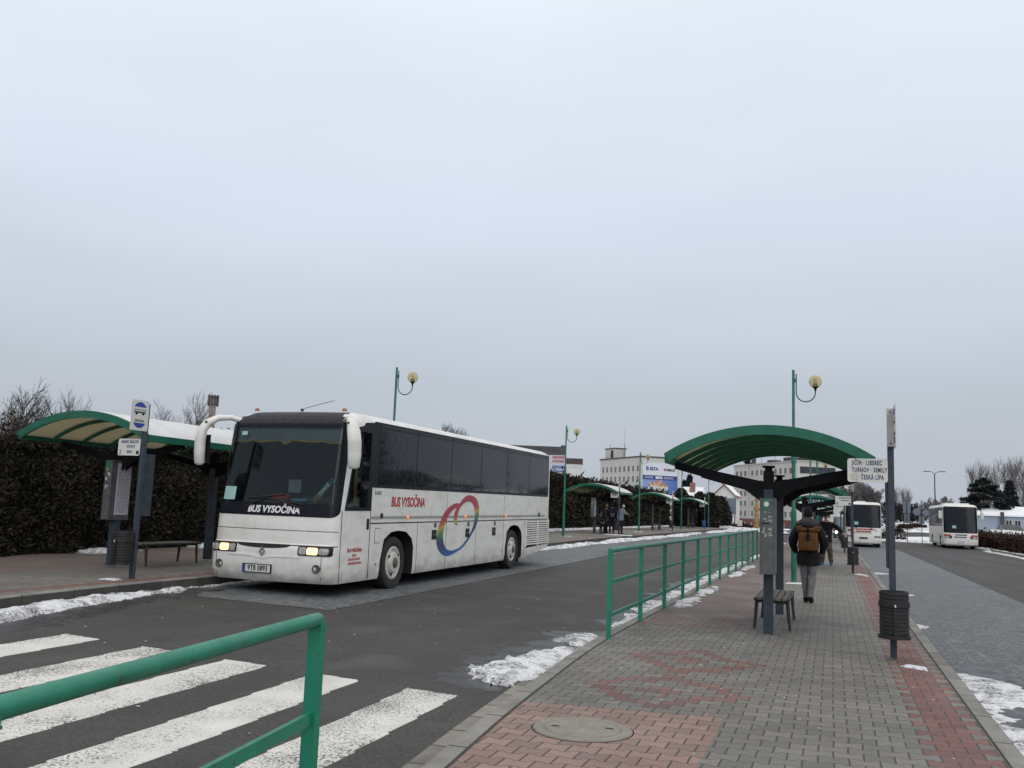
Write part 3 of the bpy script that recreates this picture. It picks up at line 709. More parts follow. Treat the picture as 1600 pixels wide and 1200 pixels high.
b = MB(); b.box(-.27, .27, -.006, .006, -.055, .055); nb = b.build('name_board', q.m, P_)
nb.location = (.90, sh.yf(.9, 1.85) + .06, 1.84); nb.rotation_euler = Euler((-.16, -ang, 0)); 
text('board_lettering', 'TOMÁŠ', .082, MT['white_letter'], nb, (0.02, -.008, 0), bold=.003)
for x0, z0, x1, z1 in ((-.55, 1.66, .22, 1.745), (.62, 1.58, -.28, 1.70)):
    b = MB(); pts = [(lerp(t, x0, x1), sh.yf(lerp(t, x0, x1), lerp(t, z0, z1)) - .03, lerp(t, z0, z1)) for t in [i / 6 for i in range(7)]]
    b.tube(pts, .012, 6); b.tube([(x0, sh.yf(x0, 1.5) - .02, 1.5), (lerp(.5, x0, x1), sh.yf(0, 1.6) - .05, lerp(.5, z0, z1))], .014, 6); b.build('wiper', MT['black'], P_)
# mirrors on swan-neck arms
for sd in (1, -1):
    b = MB()
    pth = [(1.05, .62, 3.06), (1.22, .42, 3.12), (1.37, .24, 3.10), (1.49, .10, 2.99), (1.555, .05, 2.86), (1.585, .05, 2.68), (1.59, .06, 2.45), (1.58, .07, 2.26), (1.58, .07, 2.22)]
    rad = [(.05, .045), (.058, .05), (.068, .06), (.095, .078), (.118, .09), (.122, .098), (.118, .098), (.105, .09), (.06, .05)]
    b.tube([(x * sd, y, z) for x, y, z in pth], rad, 14); mi = b.build('mirror', MT['white_bus'], P_, smooth=60)
    b = MB(); b.box(*sorted((1.45 * sd, 1.69 * sd)), -.03 + .19, -.015 + .19, 2.30, 2.78); b.build('mirror_glass', MT['dark_glass'], mi)
    b = MB(); b.lathe([(.03, 0), (.022, -.015)], 12, 'y', (1.46 * sd, .02, 3.0)); fixn(b.build('mirror_bolt', MT['hub'], mi))
    b = MB(); b.lathe([(.045, 0), (.04, .04), (.02, .055)], 12, 'z', (.93 * sd, .80, 3.285)); fixn(b.build('roof_marker', MT['roof_amber'], P_, smooth=40))
b = MB(); b.tube([(-.02, .9, 3.3), (.0, .98, 3.36), (.3, 1.5, 3.56)], .006, 5); b.lathe([(.03, 3.29), (.025, 3.34)], 10, 'z', (-.02, .9, 0)); b.build('antenna', MT['black'], P_)
# side lettering
RS = (PI / 2, 0, PI / 2)
text('side_lettering', 'BUS VYSOČINA', .262, MT['red'], P_, (WH + .002, 3.02, 1.665), RS, bold=.009, shear=.14, sx=.86)
text('model_lettering', 'ILIADE', .10, MT['hub'], P_, (WH + .002, 1.68, 1.83), RS, bold=.001, sx=.9)
for i, (s_, z_) in enumerate((('BUS VYSOČINA', .80), ('s.r.o.', .72))):
    text('door_lettering', s_, .085, MT['red'], P_, (WH + .002, .88, z_), RS, bold=.003, sx=.9)
b = MB()
random.seed(3)
for z in (.645, .575):
    y = .66
    while y < 1.1:
        w = random.uniform(.02, .05); b.box(WH, WH + .003, y, y + w, z - .022, z + .022); y += w + .018
b.build('door_lettering', MT['red'], P_)
# rainbow oval
OUT = [(6.39, 1.87), (6.58, 1.85), (6.78, 1.79), (6.91, 1.68), (6.98, 1.57), (6.97, 1.42), (6.9, 1.25), (6.75, 1.09), (6.52, 0.93), (6.22, 0.76), (5.92, 0.64), (5.62, 0.58), (5.33, 0.53), (5.11, 0.52), (4.89, 0.55), (4.69, 0.63), (4.55, 0.75), (4.49, 0.89), (4.52, 1.01), (4.57, 1.14), (4.68, 1.28), (4.82, 1.43), (5.02, 1.55), (5.27, 1.63), (5.52, 1.68), (5.73, 1.68), (5.88, 1.76), (6.09, 1.84), (6.25, 1.87)]
INN = [(5.57, 1.58), (5.39, 1.54), (5.21, 1.46), (5.06, 1.36), (4.95, 1.23), (4.88, 1.11), (4.84, 0.98), (4.87, 0.86), (4.96, 0.74), (5.11, 0.66), (5.31, 0.63), (5.57, 0.64), (5.84, 0.68), (6.1, 0.78), (6.36, 0.92), (6.57, 1.08), (6.69, 1.24), (6.72, 1.41), (6.68, 1.55), (6.58, 1.65), (6.43, 1.71), (6.24, 1.72), (6.07, 1.7), (5.88, 1.63), (5.73, 1.54), (5.66, 1.45), (5.62, 1.34), (5.61, 1.26), (5.64, 1.18), (5.52, 1.21), (5.44, 1.27), (5.42, 1.37), (5.46, 1.46), (5.52, 1.54)]
cu = bpy.data.curves.new('oval', 'CURVE'); cu.dimensions = '2D'; cu.fill_mode = 'BOTH'; cu.extrude = .002; cu.resolution_u = 6
for loop in (OUT, INN):
    sp = cu.splines.new('BEZIER'); sp.bezier_points.add(len(loop) - 1); sp.use_cyclic_u = True
    for p, (y, z) in zip(sp.bezier_points, loop): p.co = (y, z, 0); p.handle_left_type = p.handle_right_type = 'AUTO'
    if loop is INN:
        for i in (28, 0, 33): sp.bezier_points[i].handle_left_type = sp.bezier_points[i].handle_right_type = 'VECTOR'
t = bpy.data.objects.new('oval', cu); C.objects.link(t); bpy.context.view_layer.update(); me = baked(t); bpy.data.objects.remove(t)
me.transform(Matrix.Translation((WH + .004, 0, 0)) @ Euler(RS).to_matrix().to_4x4())
q = NT('rainbow_vinyl'); sx_ = q.n('ShaderNodeSeparateXYZ'); q.t.links.new(q.co(), sx_.inputs[0])
v_ = q.math('SUBTRACT', sx_.outputs[2], q.math('MULTIPLY', sx_.outputs[1], .18))
rp = q.n('ShaderNodeValToRGB'); q.t.links.new(q.lin(v_, -.45, .70), rp.inputs[0]); cr = rp.color_ramp
cr.elements[0].position = 0; cr.elements[0].color = (.02, .13, .33, 1); cr.elements[1].position = 1; cr.elements[1].color = (.34, .05, .07, 1)
for p, c in ((.13, (.03, .10, .28)), (.28, (.06, .05, .15)), (.42, (.06, .07, .13)), (.50, (.06, .20, .10)), (.58, (.16, .25, .08)), (.635, (.48, .36, .10)), (.69, (.44, .13, .06)), (.78, (.36, .055, .07))):
    e = cr.elements.new(p); e.color = (*c, 1)
q.set(Base_Color=rp.outputs[0], Roughness=.4)
me.materials.clear(); me.materials.append(q.m); me.name = 'oval_emblem'
o = bpy.data.objects.new('oval_emblem', me); C.objects.link(o); o.parent = P_

# ---- the two white buses by the right-hand road
def small_bus(label, loc, rz, L, w, H, style):
    r = thing('parked_bus', label, 'bus', loc, rz, 'white buses at the right hand road')
    s2 = Shell(w, L, H, [(.2, .1), (.3, .03), (.45, 0), (.95, .03), (1.2, .07), (H - .25, .30), (H - .1, .42), (H, .6)], .14, .22,
               [(.28, .03), (.36, 0), (.6, 0), (.95, 0), (1.3, 0), (1.9, 0), (2.5, 0), (H - .25, 0), (H - .16, .03), (H - .07, .1), (H - .02, .22), (H, .5)])
    cuts = []
    for yy in (2.35, L - 3.1):
        for sd in (1, -1): cuts.append(prism_x(sd * .7, sd * 1.5, arch(yy, .66, 1.06), MT['black_matt']))
    s2.body(r, [MT['white_bus'], MT['black'], MT['black_matt']], cuts)
    for yy in (2.35, L - 3.1):
        for sd in (1, -1): make_wheel(r, (w - .03) * sd, yy, .48, sd)
    zs0 = 1.25 if style == 'coach' else 1.42
    ws_ = s2.patch('windscreen', MT['dark_glass'], r, -w * .97, w * .97, zs0, H - .2, .008, nx=24, nz=10, r=.12)
    s2.patch('route_card', MT['teal_card'], ws_, -.62, -.34, 1.62, 1.84, .014, nx=2, nz=1)
    for sd in (1, -1):
        gl_ = plate_yz('window_band', w * sd, rrect(.75, L - .4, 1.75, H - .28, .06, 3), MT['dark_glass'], r, .008, sd)
        nwin = 6
        for k in range(1, nwin):
            y = lerp(k / nwin, .8, L - .4); plate_yz('window_bar', (w + .008) * sd, [(y - .03, 1.78), (y + .03, 1.78), (y + .03, H - .31), (y - .03, H - .31)], MT['black'], gl_, .004, sd)
        if style == 'coach':
            plate_yz('door_edge', w * sd, [(.78, .4), (.84, .4), (.84, 1.72), (.78, 1.72)], MT['black'], r, .006, sd)
            for y in (1.15, 3.6): plate_yz('hatch_handle', w * sd, rrect(y - .05, y + .05, .85, 1.15, .02, 2), MT['black'], r, .01, sd)
            b = MB(); pth = [(w - .1, .35, H - .35), (w + .12, .02, H - .42), (w + .24, -.1, H - .6)]
            b.tube([(x * sd, y, z) for x, y, z in pth], .035, 8); a_ = b.build('mirror_arm', MT['black'], r, smooth=50)
            b = MB(); b.rbox(*sorted(((w + .12) * sd, (w + .36) * sd)), -.2, -.02, H - 1.2, H - .58, .06); b.build('mirror', MT['sign_white'], a_)
        else:
            b = MB(); pth = [(w - .1, .3, H - .3), (w + .15, .02, H - .38), (w + .24, -.06, H - .5)]
            b.tube([(x * sd, y, z) for x, y, z in pth], .03, 8); a_ = b.build('mirror_arm', MT['black'], r, smooth=50)
            b = MB(); b.rbox(*sorted(((w + .1) * sd, (w + .34) * sd)), -.16, .0, H - 1.0, H - .48, .05); b.build('mirror', MT['black'], a_)
        xs = sorted((sd * w * .58, sd * w * .96))
        hd = s2.patch('headlight', MT['lens'], r, xs[0], xs[1], .70 if style != 'coach' else .80, .86 if style != 'coach' else 1.06, .008, nx=8, nz=3, r=.05, thick=.01)
        if style == 'coach':
            s2.patch('red_stripe', MT['red'], r, xs[0], xs[1], .99, 1.13, .014, nx=8, nz=2, thick=.01)
            s2.patch('lamp_brow', MT['black'], r, *(sorted((sd * w * .52, sd * w * .66))), .82, 1.02, .013, nx=4, nz=2, thick=.01)
        else:
            for k in range(2): s2.patch('lamp', MT['hub'], hd, *sorted((sd * w * (.63 + k * .16), sd * w * (.73 + k * .16))), .73, .83, .016, nx=3, nz=2, r=.03)
    s2.patch('number_plate', MT['paper'] if style == 'coach' else MT['ink_black'], r, -.28, .28, .48 if style == 'coach' else .60, .62 if style == 'coach' else .73, .014, nx=4, nz=1, thick=.01)
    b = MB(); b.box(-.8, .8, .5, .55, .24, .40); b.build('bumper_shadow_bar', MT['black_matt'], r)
    if style == 'coach':
        b = MB(); b.rbox(-.8, .8, 3.5, 6.0, H - .05, H + .14, .06); b.build('roof_unit', MT['white_bus'], r)
        b = MB(); b.rbox(.45, .8, 1.3, 1.9, H - .05, H + .1, .04); b.build('roof_hatch', MT['white_bus'], r)
        for z, wd in ((1.10, .82), (.93, 1.02)):
            b = MB(); x = -wd / 2; random.seed(int(z * 100))
            while x < wd / 2:
                q_ = random.uniform(.05, .11)
                if random.random() < .85: b.box(x, x + q_, s2.yf(x, z) - .016, s2.yf(x, z) - .004, z - .05, z + .05)
                x += q_ + .02
            b.build('front_lettering', MT['ink_blue'], r)
    else:
        b = MB(); b.rbox(-.5, .2, 1.2, 2.0, H - .04, H + .07, .03); b.build('roof_hatch', MT['sign_white'], r)
        for z, wd in ((1.30, 1.05), (1.14, 1.05)):
            b = MB(); x = -wd / 2; random.seed(int(z * 100))
            while x < wd / 2:
                q_ = random.uniform(.06, .16); b.box(x, x + q_, s2.yf(x, z) - .016, s2.yf(x, z) - .004, z - .055, z + .055); x += q_ + .02
            b.build('front_lettering', MT['red'], r)
        s2.patch('red_arrow', MT['red'], r, -1.08, -.78, 1.13, 1.28, .01, nx=4, nz=2)
        s2.patch('trim_line', MT['ink_black'], r, -.75, .6, 1.03, 1.055, .012, nx=8, nz=1)
        for sd in (1, -1):
            x0 = sd * .95; b = MB(); b.tube([(x0, s2.yf(x0, 1.2) - .05, 1.2), (sd * .45, s2.yf(.45, 1.4) - .05, 1.42)], .018, 5); b.build('wiper', MT['black'], r)
    return r
small_bus('white bus with red lettering under its windscreen, pulled up at the platform kerb', (2.17, 73.0, zr(73)), 0, 10.5, 1.25, 3.3, 'city')
small_bus('white touring coach with red brows over its headlights, standing by the brown hedge', (9.72, 82.0, zr(82)), 0, 12, 1.27, 3.55, 'coach')
# ------------------------------------------------------------------ railings
TR = .033
def railing(label, pts, posts_at, TR=TR):
    """pts: foot line (x, y); top tube, two flat rails, posts as parts"""
    x0, y0 = pts[0]; z0 = ZP
    r = thing('railing', label, 'railing', (x0, y0, z0), 0, 'green railings along the platform edge')
    L = [Vector((x - x0, y - y0, 0)) for x, y in pts]
    b = MB(); b.tube([p + Vector((0, 0, 1.10)) for p in L], TR, 14); b.build('top_rail', MT['green_rail'], r, smooth=50)
    for z in (.70, .28):
        for a, c in zip(L, L[1:]):
            d = (c - a); n = Vector((-d.y, d.x, 0)).normalized() * .011
            b = MB(); h = Vector((0, 0, .05)); p = a + Vector((0, 0, z - .025)); q_ = c + Vector((0, 0, z - .025))
            b.add([p - n, q_ - n, q_ + n, p + n, p - n + h, q_ - n + h, q_ + n + h, p + n + h], [(0, 3, 2, 1), (4, 5, 6, 7), (0, 1, 5, 4), (1, 2, 6, 5), (2, 3, 7, 6), (3, 0, 4, 7)])
            fixn(b.build('cross_rail', MT['green_rail'], r))
    for x, y in posts_at:
        b = MB(); X, Y = x - x0, y - y0
        b.box(X - .030, X + .030, Y - .022, Y + .022, -.02, 1.092); b.box(X - .055, X + .055, Y - .05, Y + .05, .0, .008)
        b.box(X - .033, X + .033, Y - .025, Y + .025, 1.062, 1.07); b.build('post', MT['green_rail'], r)
    return r
ry = [11.86 + 2.085 * k for k in range(13)]
railing('green tube railing starting behind the snow heap and running beside the near shelter', [(-2.71, ry[0]), (-2.70, ry[-1])], [(-2.71, y) for y in ry])
ry = [42.0 + 2.085 * k for k in range(8)]
railing('distant green railing behind the lamp post and the walkers', [(-2.70, ry[0]), (-2.70, ry[-1])], [(-2.70, y) for y in ry])
ry = [66.0 + 2.085 * k for k in range(10)]
railing('farthest green railing at the end of the middle platform', [(-2.70, ry[0]), (-2.70, ry[-1])], [(-2.70, y) for y in ry])
nr = [(-2.06, 3.52), (-1.93, 2.6), (-1.80, 1.65), (-1.62, .5)]
railing('nearest green railing crossing the bottom left corner in front of the zebra crossing', nr, [nr[0], nr[2]], .029)

# ------------------------------------------------------------------ lamps, shelters, benches, poles, bins
def make_lamp(loc, label):
    r = thing('street_lamp', label, 'street lamp', loc, 0, 'green globe lamps on the platforms')
    b = MB(); b.lathe([(.075, 0), (.075, .05), (.066, .06), (.066, 1.75), (.07, 1.78), (.046, 1.86), (.046, 3.3), (.043, 3.4)], 14, 'z')
    b.lathe([(.062, 3.0), (.062, 3.35), (.036, 3.42), (.034, 5.42), (.01, 5.43)], 12, 'z'); fixn(b.build('pole', MT['green_lamp'], r, smooth=40))
    b = MB(); pts = [(.07, 0, 5.32), (.07, 0, 4.83)] + [(.07 + .235 - .235 * math.cos(a), 0, 4.83 - .235 * math.sin(a)) for a in [PI * i / 14 for i in range(1, 14)]] + [(.54, 0, 4.83), (.54, 0, 4.90)]
    b.tube(pts, .016, 8); b.box(-.03, .085, -.02, .02, 5.10, 5.2); b.build('arm', MT['green_lamp'], r, smooth=50)
    b = MB(); b.lathe([(.016, 4.86), (.03, 4.92), (.05, 4.95), (.085, 4.975), (.085, 4.99), (.062, 5.0), (.055, 5.06), (.02, 5.065)], 16, 'z', (.54, 0, 0)); fixn(b.build('lamp_holder', MT['dark_steel'], r, smooth=40))
    b = MB(); b.lathe([(.045, 5.065), (.045, 5.19), (.02, 5.2)], 14, 'z', (.54, 0, 0)); fixn(b.build('bulb_tube', M('lamp_tube', (.45, .36, .15), .5), r, smooth=40))
    b = MB(); n = 14; R = .165; b.lathe([(R * math.sin(PI * i / n), 5.115 - R * math.cos(PI * i / n)) for i in range(1, n)], 24, 'z', (.54, 0, 0)); fixn(b.build('globe', MT['globe'], r, smooth=80))
    return r
def zleft(y): return zl(y) + .17
lamp0 = make_lamp((-.92, 24.7, ZP), 'globe lamp post standing beside the walking man with the brown backpack')
for k, lb in enumerate(('second globe lamp on the middle platform, behind the nearest shelter roof', 'third globe lamp on the middle platform, seen under the shelter roofs', 'farthest globe lamp at the end of the middle platform')):
    copy_tree(lamp0, (-.90, 43.5 + 18.8 * k, ZP), label=lb)
for k, lb in enumerate(('globe lamp rising behind the white coach roof', 'tall globe lamp between the coach tail and the people waiting', 'globe lamp at the right end of the shelter with waiting people', 'globe lamp right of the blue and white banner', 'farthest globe lamp on the hedge platform, near the white gabled house')):
    y = 25.1 + 18.8 * k - .42 * (k == 0); copy_tree(lamp0, (-12.3 - .1 * (k > 0), y, zleft(y)), label=lb)

def arc(hw, rise, n):                     # roof curve from -hw to hw, z from 0 to rise
    R = (hw * hw + rise * rise) / (2 * rise); a0 = math.asin(hw / R)
    return [(R * math.sin(a), R * math.cos(a) - R + rise) for a in [lerp(i / n, -a0, a0) for i in range(n + 1)]], R, a0
def arch_band(b, y0, y1, zb, hw, rise, d0, d1, n=24, mi=0):
    p, R, a0 = arc(hw, rise, n); vs = []
    for x, z in p:
        nx, nz = x / R, (z - rise + R) / R
        for y in (y0, y1):
            for d in (d0, d1): vs.append((x + nx * d, y, zb + z + nz * d))
    fs = []
    for i in range(n):
        o, q_ = 4 * i, 4 * i + 4
        fs += [(o, o + 1, q_ + 1, q_), (o + 2, q_ + 2, q_ + 3, o + 3), (o + 1, o + 3, q_ + 3, q_ + 1), (o, q_, q_ + 2, o + 2)]
    fs += [(0, 2, 3, 1), (4 * n, 4 * n + 1, 4 * n + 3, 4 * n + 2)]
    b.add(vs, fs, mi)
SL = 4.6
def make_shelter(loc, label):
    r = thing('bus_shelter', label, 'bus shelter', loc, 0, 'green arched bus shelters')
    zb, hw, rise = 2.39, 1.35, .41
    for y in (0, SL - .05):
        b = MB(); arch_band(b, y, y + .05, zb, hw + .02, rise, -.065, .068, 28); fixn(b.build('fascia', MT['green'], r, smooth=30))
    for k in range(1, 6):
        y = SL * k / 6; b = MB(); arch_band(b, y - .02, y + .02, zb, hw, rise, -.075, .0, 20); fixn(b.build('rib', MT['green'], r, smooth=30))
    b = MB(); arch_band(b, .052, SL - .052, zb, hw - .02, rise, .004, .018, 24); fixn(b.build('roof_panel', MT['tan_panel'], r, smooth=30))
    for s_ in (-1, 1):
        b = MB(); b.box(*sorted((s_ * (hw - .03), s_ * (hw + .05))), .052, SL - .052, zb - .07, zb + .05); b.build('eaves_beam', MT['green'], r)
    for y in (.59, 3.5):
        b = MB(); b.box(-.065, .065, y - .07, y + .07, 0, 2.0); b.build('post', MT['blue_steel'], r)
        b = MB(); b.box(-.07, .07, y - .075, y + .075, 2.001, 2.26); b.box(-.05, .05, y - .05, y + .05, 2.26, 2.31); b.box(-.085, .085, y - .085, y + .085, 2.31, 2.335)
        for s_ in (-1, 1):
            for t0, t1 in ((-.06, -.045), (.045, .06)):
                b.poly([(s_ * .07, y + t0, 1.80), (s_ * .07, y + t0, 2.11), (s_ * (hw - .02), y + t0, zb - .03), (s_ * (hw - .02), y + t0, zb - .13), (s_ * .36, y + t0, 2.01)], (0, t1 - t0, 0))
            b.poly([(s_ * .07, y - .045, 2.08), (s_ * .07, y - .045, 2.11), (s_ * (hw - .02), y - .045, zb - .03), (s_ * (hw - .02), y - .045, zb - .06)], (0, .09, 0))
            b.poly([(s_ * .36, y - .045, 2.01), (s_ * .36, y - .045, 2.03), (s_ * (hw - .02), y - .045, zb - .11), (s_ * (hw - .02), y - .045, zb - .13)], (0, .09, 0))
        fixn(b.build('roof_arm', MT['dark_steel'], r))
    # thin light line where each roof sheet is clipped to a rib
    b = MB()
    for k in range(0, 7):
        y = max(.06, min(SL - .07, SL * k / 6)) + (.022 if k < 6 else -.03); arch_band(b, y, y + .012, zb, hw - .03, rise, -.012, .003, 20)
    fixn(b.build('panel_clip', MT['tan_panel'], r))
    return r
def make_snow(loc, label, ragged=3):
    """snow lying on a shelter roof"""
    rnd = random.Random(ragged); hw, rise, zb = 1.37, .41, 2.39
    p, R, a0 = arc(hw, rise, 22); ny = 30; b = MB(); vs = []
    for j in range(ny + 1):
        y = lerp(j / ny, .06, SL - .06)
        for i, (x, z) in enumerate(p):
            e = min(i, 22 - i, j * 1.3, (ny - j) * 1.3); t = .055 * cl(e / 1.6) + rnd.uniform(0, .012) + .022
            nx, nz = x / R, (z - rise + R) / R; vs.append((x + nx * t, y, zb + z + nz * t))
    b.add(vs, [(j * 23 + i, j * 23 + i + 1, (j + 1) * 23 + i + 1, (j + 1) * 23 + i) for j in range(ny) for i in range(22)])
    o = b.build('roof_snow', MT['roof_snow'], None, smooth=60, loc=loc); return tag(o, label, 'snow', 'snow lying on the shelter roofs')
SHM = [13.1, 31.9, 50.7, 69.5, 88.3]
SHL = [13.45, 33.0, 51.9, 70.6, 89.4]
sh0 = make_shelter((-.85, SHM[0], ZP), 'nearest arched shelter on the middle platform, with the zinc timetable case on its front post')
mids = ('second arched shelter on the middle platform, just behind the nearest one', 'third arched shelter on the middle platform, behind the walking man', 'fourth arched shelter on the middle platform, half hidden', 'farthest arched shelter on the middle platform')
for y, lb in zip(SHM[1:], mids): copy_tree(sh0, (-.88, y, ZP), label=lb)
lefts = ('snow-topped arched shelter at the left edge, in front of the dark hedge', 'arched shelter hidden behind the white coach', 'snow-topped shelter with people waiting under it', 'snow-topped shelter below the blue banner', 'farthest snow-topped shelter before the hedge ends')
XSL = -13.1
for y, lb in zip(SHL, lefts): copy_tree(sh0, (XSL, y + SL, zleft(y) + .05 * (y < 20)), PI, label=lb).scale.x = 1.08
for k, (y, lb) in enumerate(zip(SHL, ('thick snow on the shelter roof left of the coach', 'snow on the shelter roof hidden behind the coach', 'snow on the roof above the waiting people', 'snow on the shelter roof below the banner', 'snow on the farthest hedge platform shelter'))): make_snow((XSL, y, zleft(y) + .05 * (y < 20)), lb, k).scale.x = 1.08
for k, (y, lb) in enumerate(zip(SHM, ('snow on top of the nearest shelter', 'snow on top of the second middle shelter', 'snow on top of the third middle shelter', 'snow on top of the fourth middle shelter', 'snow on top of the farthest middle shelter'))): make_snow((-.88, y, ZP), lb, 10 + k)

def make_bench(loc, label):
    r = thing('bench', label, 'bench', loc, 0, 'slatted benches under the shelters')
    b = MB()
    for k in range(5):
        x = -.18 + k * .09; b.box(x - .034, x + .034, -.12, 1.67, .425, .455)
    b.build('seat', MT['wood_grey'], r)
    b = MB()
    for y in (.0, 1.55):
        b.box(-.22, .22, y - .02, y + .02, .375, .424)
    for s_ in (-1, 1): b.tube([(s_ * .225, -.12, .43), (s_ * .225, 1.67, .43)], .026, 8)
    b.build('frame', MT['wood_dark'], r)
    for y in (.0, 1.55):
        for s_ in (-1, 1):
            b = MB(); b.tube([(s_ * .215, y, .42), (s_ * .23, y, .2), (s_ * .25, y, 0)], [(.036, .028), (.03, .024), (.022, .02)], 8); b.build('leg', MT['wood_dark'], r)
    return r
bench0 = make_bench((-.83, SHM[0] + 1.08, ZP), 'slatted bench under the nearest shelter, behind the zinc case')
for y, lb in zip(SHM[1:], ('bench under the second middle shelter', 'bench under the third middle shelter', 'bench under the fourth middle shelter', 'bench under the farthest middle shelter')): copy_tree(bench0, (-.83, y + 1.08, ZP), label=lb)
for y, lb in zip(SHL, ('long slatted bench left of the coach', 'bench hidden behind the coach', 'bench where a dark figure sits', 'empty bench below the banner', 'bench under the farthest hedge shelter')): copy_tree(bench0, (XSL + .02, y + 1.75, zleft(y)), label=lb)

# timetable cases on the shelters' front posts
def make_case(loc, label, paper, sticker):
    r = thing('timetable_case', label, 'timetable case', loc, 0, 'timetable cases on shelter posts')
    b = MB(); b.box(-.085, .085, -.36, .10, .84, 1.86); b.box(-.10, -.086, -.365, .105, .83, 1.87); b.box(.086, .10, -.365, .105, .83, 1.87); b.build('case', MT['zinc'], r)
    b = MB(); b.box(-.03, .03, .10, .14, .95, 1.75); b.build('bracket', MT['dark_steel'], r)
    if sticker:
        b = MB(); b.box(-.055, .03, -.364, -.36, 1.72, 1.85); st_ = b.build('sticker', MT['ink_green'], r)
        b = MB(); b.lathe([(.022, -.368), (.034, -.368), (.034, -.364), (.022, -.364)], 16, 'y', (-.012, 0, 1.785)); fixn(b.build('sticker_ring', MT['sign_white'], st_))
        rnd = random.Random(5); b = MB()
        for k in range(26):
            z = rnd.choice((1.66, 1.62, 1.57, 1.47, 1.44, 1.40, 1.38, 1.36)) + rnd.uniform(-.02, .02); x = rnd.uniform(-.07, .055); w, h = rnd.uniform(.008, .03), rnd.uniform(.006, .022)
            b.poly([(x - w, -.3605, z), (x - w * .3, -.3605, z - h), (x + w, -.3605, z - h * .4), (x + w * .5, -.3605, z + h)], (0, -.001 - .0004 * k / 26, 0))
        fixn(b.build('paper_scrap', MT['grey_trim'], r))
        b = MB(); b.box(-.075, .03, -.364, -.36, 1.515, 1.535); b.build('slot', MT['black_matt'], r)
    if paper:
        b = MB(); b.box(.1002, .104, -.24, .08, .92, 1.82); p_ = b.build('timetable_sheet', MT['paper'], r)
        b = MB(); rnd = random.Random(9)
        for k in range(34):
            z = .96 + k * .024; y = -.2
            while y < .05:
                w = rnd.uniform(.01, .05); b.box(.104, .1045, y, y + w, z, z + .008); y += w + rnd.uniform(.008, .03)
        b.build('timetable_print', MT['ink_blue'], p_)
        rnd = random.Random(4); b = MB()
        for k in range(12):
            z = 1.3 + rnd.uniform(0, .5); x = rnd.uniform(-.06, .05); w = rnd.uniform(.01, .03); b.poly([(x - w, -.3605, z), (x, -.3605, z - w), (x + w, -.3605, z), (x, -.3605, z + w * 1.5)], (0, -.002, 0))
        fixn(b.build('graffiti', MT['sign_white'], r))
        b = MB(); b.box(-.06, .05, -.364, -.36, 1.72, 1.83); b.build('sticker', MT['ink_green'], r)
    return r
make_case((-.835, SHM[0] + .59 - .17, ZP), 'tall grey zinc case with a green sticker, on the front post of the nearest shelter', False, True)
tc = make_case((XSL - .0, SHL[0] + 1.1 + .12, zleft(SHL[0])), 'timetable case with a pale lavender sheet, left of the coach beside the bin', True, False)
tc.scale = (.85, 1.15, 1.1)
copy_tree(tc, (XSL, SHL[2] + .93, zleft(55)), label='timetable case on the shelter with people waiting')

def make_bin(loc, label, col='bin'):
    r = thing('litter_bin', label, 'litter bin', loc, 0, 'litter bins on the stop poles')
    b = MB(); R = .165; z0, z1 = .26, .80; prof = [(R * .55, z0 + .02), (R * .99, z0 + .0), (R * 1.0, z0 + .04)]
    n = 11
    for k in range(n):
        z = z0 + .045 + k * (z1 - z0 - .05) / n; d = (z1 - z0 - .05) / n; prof += [(R * .955, z), (R, z + d * .2), (R, z + d * .75), (R * .955, z + d * .95)]
    prof += [(R * .97, z1), (R * .86, z1), (R * .84, z0 + .12), (.01, z0 + .12)]
    b.lathe(prof, 26, 'z'); fixn(b.build('basket', MT[col], r, smooth=35))
    b = MB(); b.lathe([(R * 1.0, .62), (R * 1.06, .62), (R * 1.06, .675), (R * 1.0, .675)], 26, 'z'); b.lathe([(R * .98, .255), (R * 1.09, .255), (R * 1.09, .295), (R * .98, .295)], 26, 'z')
    b.box(-.012, .022, -R * 1.09 - .008, -R * 1.04, .25, .66); fixn(b.build('hoop', MT[col], r))
    b = MB(); b.box(-.006, .012, -R * 1.09 - .014, -R * 1.09 - .009, .625, .655); b.build('lock', MT['sign_white'], r)
    return r

